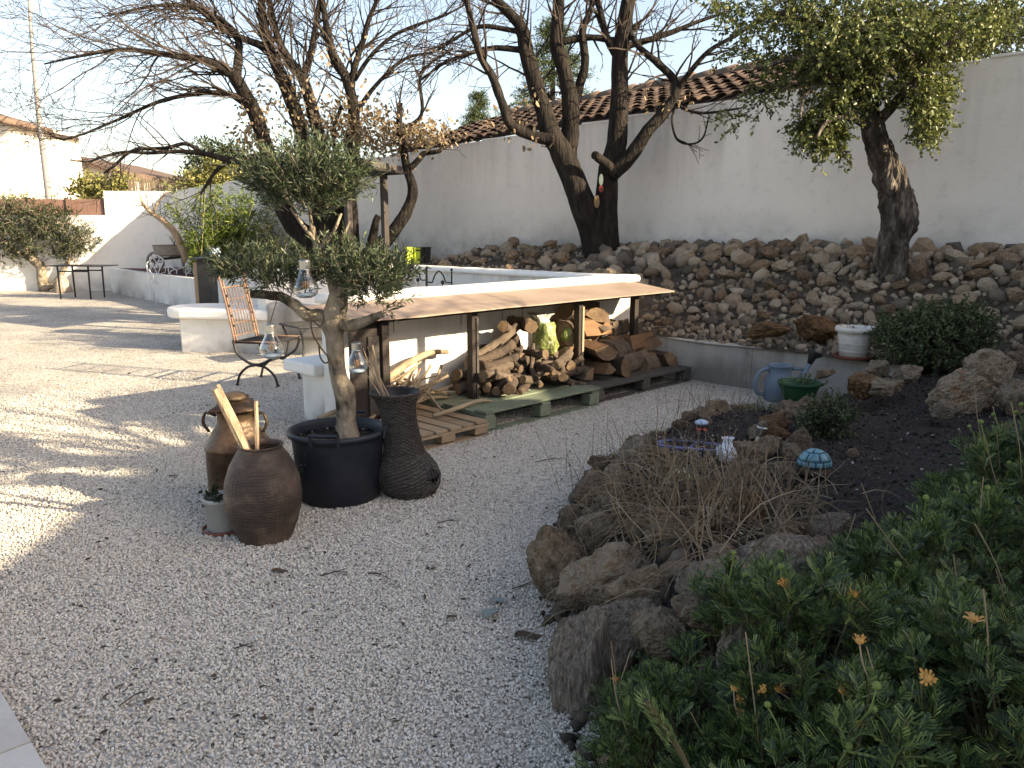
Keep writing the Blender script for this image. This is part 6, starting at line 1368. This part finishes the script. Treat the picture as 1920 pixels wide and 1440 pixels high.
def scute(a0, a1, f0, f1, m=4):
    mb = MB(); V = []; da, df = (a1 - a0) * .055 + .01, (f1 - f0) * .05
    for lv_ in (.0, .035):
        for i in range(m + 1):
            for k in range(m + 1): V.append(shell_pt(a0 + da + (a1 - a0 - 2 * da) * k / m, f0 + df + (f1 - f0 - 2 * df) * i / m, lv_))
    q = (m + 1) ** 2; Fs = []
    for i in range(m):
        for k in range(m): Fs.append((q + i * (m + 1) + k, q + i * (m + 1) + k + 1, q + (i + 1) * (m + 1) + k + 1, q + (i + 1) * (m + 1) + k))
    rim = [k for k in range(m + 1)] + [i * (m + 1) + m for i in range(1, m + 1)] + [m * (m + 1) + k for k in range(m - 1, -1, -1)] + [i * (m + 1) for i in range(m - 1, 0, -1)]
    for a, b in zip(rim, rim[1:] + rim[:1]): Fs.append((a, b, q + b, q + a))
    mb.add(V, Fs); return mb
for k in range(14): part('scute', scute(2 * math.pi * k / 14, 2 * math.pi * (k + 1) / 14, .03, .34), MAT['turtle_blue'], sh_, True, True)
for k in range(7): part('scute', scute(2 * math.pi * (k + .3) / 7, 2 * math.pi * (k + 1.3) / 7, .36, .98), MAT['turtle_blue'], sh_, True, True)
for k in range(3): part('scute', scute(2 * math.pi * k / 3, 2 * math.pi * (k + 1) / 3, 1.0, 1.52), MAT['turtle_blue'], sh_, True, True)

# red and pale blue lantern, violet tray, white bag, ball, solar lamp
p = gz(1317, 845, .28); ln = thing('red_garden_lantern', 'small red garden lantern with pale blue lid among the rocks', 'lantern', (p.x, p.y + .05, .31))
mb = MB(); mb.lathe([(.03, 0), (.034, .004), (.036, .07), (.03, .09), (.024, .095)], 20); part('body', mb, MAT['red'], ln, True, True)
mb = MB(); mb.lathe([(.024, .094), (.022, .118)], 16, capb=False); part('neck', mb, MAT['black_plastic'], ln, True, True)
mb = MB(); mb.lathe([(.02, .116), (.038, .12), (.04, .132), (.02, .142), (.001, .144)], 20); part('lid', mb, MAT['paleblue'], ln, True, True)
p = gz(1300, 866, .3); vt = thing('violet_tray', 'faded violet blue plastic frame lying among the rocks', 'tray', (p.x, p.y, .36), R(-18))
mb = MB(); n = 20
ring = [(.19 * (abs(math.cos(a)) ** .5) * (1 if math.cos(a) > 0 else -1), .075 * (abs(math.sin(a)) ** .5) * (1 if math.sin(a) > 0 else -1)) for a in [2 * math.pi * k / 40 for k in range(40)]]
V = [(x * s_, y * s_, z) for s_, z in ((1, 0), (1.06, .035), (.96, .04), (.88, .01)) for x, y in ring]
mb.add(V, [(i * 40 + k, i * 40 + (k + 1) % 40, (i + 1) * 40 + (k + 1) % 40, (i + 1) * 40 + k) for i in range(3) for k in range(40)]); part('rim', mb, MAT['violet_blue'], vt, False, True)
mb = MB(); mb.box((0, 0, .006), .3, .11, .006); part('floor', mb, MAT['potting'], vt, False, True)
mb = MB(); mb.bar((-.02, -.065, .025), (.0, .065, .025), .015, .012); part('divider', mb, MAT['violet_blue'], vt, False, True)
p = gz(1362, 872, .36); mb = MB(); mb.lathe([(.005, 0), (.04, .004), (.052, .035), (.045, .07), (.028, .09), (.02, .105), (.03, .125)], 20, (p.x, p.y, .38), fn=lambda r_, z, a, i, k: r_ * (1 + .45 * noise.noise(Vector((math.cos(a) * 2.2, math.sin(a) * 2.2, z * 22))))); single('white_bag', mb, MAT['bag_white'], 'crumpled white plastic bag beside the violet frame', 'bag', None, True)
p = gz(1275, 925, .34); mb = MB(); mb.sphere((p.x, p.y, .4), .06, 20, 12); single('pale_ball', mb, MAT['ball'], 'faded pale green ball half hidden in the dry grass', 'ball', None, True)
p = gz(1420, 823, .42); sl = thing('solar_lamp', 'small steel solar lamp leaning between the rocks', 'lamp', (p.x, p.y, .36), .3); sl.rotation_euler = (.0, .2, .2)
mb = MB(); mb.lathe([(.02, 0), (.022, .06), (.022, .1)], 16); part('lens', mb, MAT['dull_glass'], sl, True, True)
mb = MB(); mb.lathe([(.027, .075), (.028, .118), (.03, .12), (.03, .13), (.001, .132)], 18); part('cap', mb, MAT['steel'], sl, True, True)
mb = MB(); mb.lathe([(.024, .1325), (.001, .134)], 12, capb=False); part('solar_panel', mb, MAT['black_plastic'], sl, True, True)

# shrubs of the bed
def dome_bush(name, label, p, rx, ry, h, mat, n, ls, seed, nleaf=10, tpl=LENS, width=.3, L_=.16, stalk=None):
    z = p[2]; return leafy_blob(name, label, 'bush', p, [(p[0], p[1], z + h * .45, rx, ry, h * .5, 2), (p[0] - rx * .35, p[1], z + h * .4, rx * .6, ry * .8, h * .4, .8), (p[0] + rx * .35, p[1], z + h * .5, rx * .6, ry * .8, h * .45, .8)], mat, ls, n, nleaf, seed, tpl, width, L_, None, MAT['twig'], None, .5, .15, .003)
p = gz(1760, 685, .45); dome_bush('grey_green_shrub', 'rounded grey green shrub beside the white flower pot', (p.x, p.y + .1, .42), .5, .42, .56, MAT['shrub_leaf'], 1100, .035, 52, 11, OVAL, .45, .15)
p = gz(1560, 815, .40); dome_bush('small_green_bush', 'small olive green bush on the mulch behind the turtle', (p.x, p.y + .1, .36), .17, .14, .25, MAT['shrub_leaf'], 260, .028, 53, 10, LENS, .35, .12)
p = gz(1430, 785, .3); dome_bush('wild_grass_tuft', 'wispy green weed tuft below the watering can', (p.x, p.y, .22), .14, .1, .2, MAT['shrub_leaf'], 90, .045, 54, 8, LENS, .12, .16)
p = gz(1330, 720, .0)

# dry grass and dead stems sprawling over the front rocks
dg = thing('dry_grass_clump', 'tangle of dry brown stems sprawling over the rocks', 'dry grass', (.85, 3.6, .35)); r = rng(66); mb = MB()
for k in range(760):
    x = r.gauss(.78, .24); y = r.gauss(3.2, .3); x = max(edge_x(y) + .02, x); z = max(.1, bed_z(x, y)) + .05; up = r.random() < .42
    d = Vector((r.gauss(0, .35), r.gauss(0, .35), 1)) if up else Vector((r.gauss(-.2, .8), r.gauss(0, .7), r.uniform(.1, .6)))
    L_ = r.uniform(.1, .3) if up else r.uniform(.18, .4); P = [Vector((x, y, z))]; d.normalize()
    for i in range(5): d = (d + rvec(r) * .2 + Vector((0, 0, -.0 if up else -.22))).normalized(); P.append(P[-1] + d * L_ / 5)
    mb.tube(P, [.003, .0028, .0025, .0022, .0018, .0012], 3, cap=False)
    if r.random() < .4:
        q = P[3]; e = (d + rvec(r) * .8).normalized(); mb.tube([q, q + e * .05, q + e * .1 + rvec(r) * .02], [.0014, .0012, .0008], 3, cap=False)
part('stems', mb, MAT['dry_grass'], dg)
lv = Leaves(9)
for k in range(500): x = r.gauss(.85, .25); y = r.gauss(3.2, .3); x = max(edge_x(y) + .05, x); lv.put((x, y, max(.1, bed_z(x, y)) + r.uniform(.03, .2)), rvec(r), r.uniform(.012, .03))
o = link('dead_leaves', lv.mesh('dead_leaves', MAT['dry_grass'], LENS, .3, .3), dg); o.location = -Vector(dg.location)
for nm, x, y, n, lab in (('dry_stem_tuft', 1340, 760, 40, 'thin dark dead stems standing before the low concrete wall'), ('dry_stem_tuft', 1215, 880, 60, 'thin dead stems standing at the left edge of the rocks')):
    p = gz(x, y, .2); t = thing(nm, lab, 'dry grass', (p.x, p.y, .1)); mb = MB()
    for k in range(n):
        a = p + Vector((r.gauss(0, .22), r.gauss(0, .12), -.1)); d = Vector((r.gauss(0, .25), r.gauss(0, .25), 1)).normalized(); L_ = r.uniform(.15, .42); mb.tube([a, a + d * L_ * .5, a + d * L_ + rvec(r) * .03], [.0022, .0018, .001], 3, cap=False)
    part('stems', mb, MAT['dry_grass'], t)

# feathery daisy bushes filling the lower right corner
def euryops(label, c, rx, ry, h, n, seed, buds, heads, stalks):
    c = Vector(c); t = thing('daisy_bush', label, 'bush', c, 0, 'feathery daisy bushes in the foreground'); r = rng(seed); lv = Leaves(seed); dead = Leaves(seed + 1); st = MB()
    tops = []
    for k in range(n):
        a = r.uniform(0, 6.28); q = math.sqrt(r.random()); x, y = c.x + rx * q * math.cos(a), c.y + ry * q * math.sin(a)
        hh = h * (1 - .75 * q ** 2.4) * (.55 + .55 * r.random()) * (1 + .25 * noise.noise(Vector((x * 3, y * 3, seed)))); g0 = max(.05, bed_z(x, y)) if x > edge_x(y) else .02
        top = Vector((x + r.gauss(0, .02), y + r.gauss(0, .02), max(c.z, g0) + hh)); out = Vector((math.cos(a) * q, math.sin(a) * q, 0)); tops.append((top, out))
        b = top - Vector((out.x * .12, out.y * .12, .16 + hh * .3)); st.tube([b, (b + top) / 2 + rvec(r) * .012, top], [.0045, .0035, .0022], 4, cap=False)
        m = r.randint(8, 12); ax = (Vector((out.x * .7, out.y * .7, 1)) + rvec(r) * .3).normalized(); sz = r.uniform(.06, .092)
        for j in range(m):
            f = j / m; e = ax.orthogonal().normalized(); e = Matrix.Rotation(j * 2.4, 3, ax) @ e
            el = .2 + .75 * f; lv.put(top - ax * (.06 * (1 - f)), e * (1 - el * .75) + ax * el, sz * (1.05 - .45 * f))
        for j in range(4): dead.put(b + rvec(r) * .05, rvec(r) + Vector((0, 0, -.3)), r.uniform(.03, .055))
    part('stems', st, MAT['euryops_stem'], t)
    o = link('leaves', lv.mesh('leaves', MAT['euryops'], PINN, 1., .75), t); o.location = -c
    o = link('withered_leaves', dead.mesh('withered_leaves', MAT['dead_leaf'], PINN, .8, .3), t); o.location = -c
    rr = rng(seed + 7)
    def stem_to(tip, base, nm, mat, w0=.0018): mb = MB(); mid = (tip + base) / 2 + rvec(rr) * .012; mb.tube(catmull([base, mid, tip], 3), w0, 5, cap=False); return part(nm, mb, mat, t)
    for k in range(buds):
        top, out = rr.choice(tops); tip = top + Vector((rr.gauss(0, .03), rr.gauss(0, .03), rr.uniform(.05, .11))); b = stem_to(tip, top, 'bud_stem', MAT['bud']); o = link('bud', BUD, b); o.location = tip - c; o.scale = [rr.uniform(.8, 1.15)] * 3
    for k in range(heads):
        top, out = rr.choice(tops); tip = top + Vector((rr.gauss(0, .03), rr.gauss(0, .03), rr.uniform(.03, .08))); b = stem_to(tip, top, 'flower_stem', MAT['dry_stalk']); o = link('dried_flower', rr.choice(HEADS), b); o.location = tip - c; o.rotation_euler = (rr.uniform(-.8, .8), rr.uniform(-.8, .8), rr.uniform(0, 6)); o.scale = [rr.uniform(.8, 1.2)] * 3
    for k in range(stalks):
        top, out = rr.choice(tops); stem_to(top + Vector((rr.gauss(-.05, .07), rr.gauss(0, .05), rr.uniform(.1, .24))), top - Vector((0, 0, .05)), 'dry_stalk', MAT['dry_stalk'], .0016)
    return t
MAT['bud'] = M('green_bud', [(.09, .13, .03), (.17, .22, .06)], 8, .6)
MAT['petal'] = M('withered_petal', [(.22, .1, .03), (.42, .22, .05), (.5, .33, .16)], 40, .8, rand=.5)
mb = MB(); mb.sphere((0, 0, .004), .0085, 10, 7); BUD = mb.mesh('bud', MAT['bud'], True)
def head(seed):
    r = rng(seed); mb = MB(); mb.lathe([(.002, -.004), (.008, .0), (.008, .006), (.004, .009), (.001, .01)], 9)
    for k in range(11):
        a = k * .571 + r.uniform(-.1, .1); e = Vector((math.cos(a), math.sin(a), 0)); s_ = Vector((-e.y, e.x, 0)) * .0028; p = e * .006 + Vector((0, 0, .004)); q = p + e * r.uniform(.004, .011) + Vector((0, 0, r.uniform(.0, .009))); q2 = q + e * .003 + Vector((0, 0, r.uniform(-.006, .006)))
        mb.add([p - s_ * .6, p + s_ * .6, q + s_, q - s_, q2 + s_ * .5, q2 - s_ * .5], [(0, 1, 2, 3), (3, 2, 4, 5)])
    return mb.mesh('dried_flower', MAT['petal'])
HEADS = [head(i) for i in range(4)]
euryops('feathery green daisy bush nearest the tall pale stone at the bottom', (.68, 1.9, .12), .48, .46, .28, 215, 81, 8, 12, 5)
euryops('feathery green daisy bush in the middle below the dark mulch', (1.42, 2.2, .22), .55, .45, .31, 230, 82, 13, 9, 16)
euryops('feathery green daisy bush at the right edge with tall bare stalks', (2.05, 2.72, .42), .55, .5, .46, 250, 83, 18, 7, 22)
euryops('feathery green daisy bush in the bottom right corner', (1.25, 1.55, .25), .55, .42, .36, 220, 84, 8, 10, 8)
euryops('feathery green daisy bush low at the bottom edge of the picture', (.56, 1.42, .12), .38, .32, .3, 120, 85, 4, 7, 3)
# the pale hairy bud shoot right in front of the lens
gs = thing('pale_hairy_shoot', 'pale hairy green bud shoot closest to the camera at the bottom', 'plant', (.30, 1.25, .2)); a = at(1290, 1440, 1.12); b = at(1212, 1315, 1.1)
mb = MB(); mb.tube(catmull([a + Vector((.05, .02, -.5)), a + Vector((.02, 0, -.12)), a, b], 4), lerpl([.004, .004, .004, .006], 4), 7); part('stem', mb, MAT['euryops_stem'], gs, True)
lv = Leaves(4); r = rng(4); d0 = (b - a).normalized()
for k in range(260): f = r.random(); q = a.lerp(b, .35 + .65 * f); e = rvec(r); e = (e - d0 * e.dot(d0)).normalized(); lv.put(q + e * .006, d0 * 1.2 + e * .5, r.uniform(.014, .024))
MAT['hairy'] = M('pale_bud', [(.12, .17, .06), (.22, .28, .12)], 6, .8, rand=.6, island=True, trans=.3)
o = link('bud_hairs', lv.mesh('bud_hairs', MAT['hairy'], LENS, .14, .3), gs); o.location = -Vector(gs.location)

# ================================================================== SMALL LITTER ON THE GRAVEL
r = rng(99); lv = Leaves(99)
for k in range(300):
    y = 2.2 + 6.5 * r.random() ** 1.3; x = r.uniform(-.62 * y, min(edge_x(y) - .05, .6 * y)); lv.put((x, y, .012), Vector((r.uniform(-1, 1), r.uniform(-1, 1), r.uniform(-.1, .35))), r.uniform(.012, .034))
o = link('fallen_leaves', lv.mesh('fallen_leaves', MAT['leaf_litter'] if 'leaf_litter' in MAT else M('leaf_litter', [(.015, .012, .01), (.05, .04, .03), (.1, .075, .05)], 5, .9, rand=.8, island=True), OVAL, .45, .6)); o['kind'] = 'stuff'; tag(o, 'small dark fallen leaves scattered over the gravel', 'leaves')
for x, y, L_, an, lab in ((600, 1085, .13, .3, 'thin dark twig on the gravel below the navy tub'), (690, 1080, .12, -.5, 'thin forked twig on the gravel right of the navy tub'), (1005, 870, .2, .4, 'long thin twig on the gravel before the pallets'), (960, 1110, .2, .5, 'thin twig on the gravel beside the pale fallen leaf'), (440, 1222, .07, 0, 'short dark twig on the gravel at the lower left'), (225, 1330, .1, 1.0, 'thin twig on the gravel near the terrace'), (820, 985, .12, .2, 'thin brown twig in the open gravel')):
    p = gz(x, y); mb = MB(); d = Vector((math.cos(an), math.sin(an), 0)); mb.tube([p + Vector((0, 0, .014)), p + d * L_ * .5 + Vector((0, .012, .02)), p + d * L_ + Vector((0, 0, .014))], [.003, .0026, .0014], 4); mb.tube([p + d * L_ * .5 + Vector((0, .012, .02)), p + d * L_ * .7 + Vector((.02, .05, .016))], [.002, .001], 4); single('twig', mb, MAT['twig'], lab, 'twig', 'twigs on the gravel')
def curled_leaf(p, s_, rz, mat, lab):
    mb = MB(); n = 7; V = []
    for i in range(n):
        t = i / (n - 1); w_ = .36 * math.sin(math.pi * (t * .92 + .06)); V += [(t - .5, -w_, .1 + .12 * math.sin(t * 5)), (t - .5, 0, .03 + .05 * math.sin(t * 5)), (t - .5, w_, .12 + .1 * math.cos(t * 4))]
    mb.add(V, [q for i in range(n - 1) for q in ((i * 3, i * 3 + 3, i * 3 + 4, i * 3 + 1), (i * 3 + 1, i * 3 + 4, i * 3 + 5, i * 3 + 2))]); o = single('curled_leaf', mb, mat, lab, 'leaf', 'curled leaves on the gravel'); o.location = p; o.scale = (s_, s_, s_); o.rotation_euler = (0, 0, rz)
MAT['grey_leaf'] = M('grey_green_dry_leaf', [(.16, .19, .18), (.26, .29, .27)], 9, .8); MAT['brown_leaf'] = M('brown_dry_leaf', [(.05, .035, .025), (.1, .075, .05)], 9, .8)
for x, y, s_, rz, mt, lab in ((920, 1150, .11, 1.2, 'grey_leaf', 'pale grey curled leaf on the gravel, lower one of the pair'), (935, 1128, .08, .3, 'grey_leaf', 'pale grey curled leaf on the gravel, upper one of the pair'), (525, 1072, .07, .2, 'brown_leaf', 'dark curled leaf on the gravel below the brown jar'), (280, 1315, .05, 1.4, 'brown_leaf', 'dark curled leaf on the gravel at the lower left'), (325, 893, .05, .5, 'brown_leaf', 'tan curled leaf on the gravel left of the milk can'), (990, 1195, .1, .2, 'brown_leaf', 'greenish curled leaf beside the edging rocks'), (848, 1157, .045, .6, 'brown_leaf', 'tiny dark curled leaf in the open gravel')):
    curled_leaf(gz(x, y, .012), s_, rz, MAT[mt], lab)
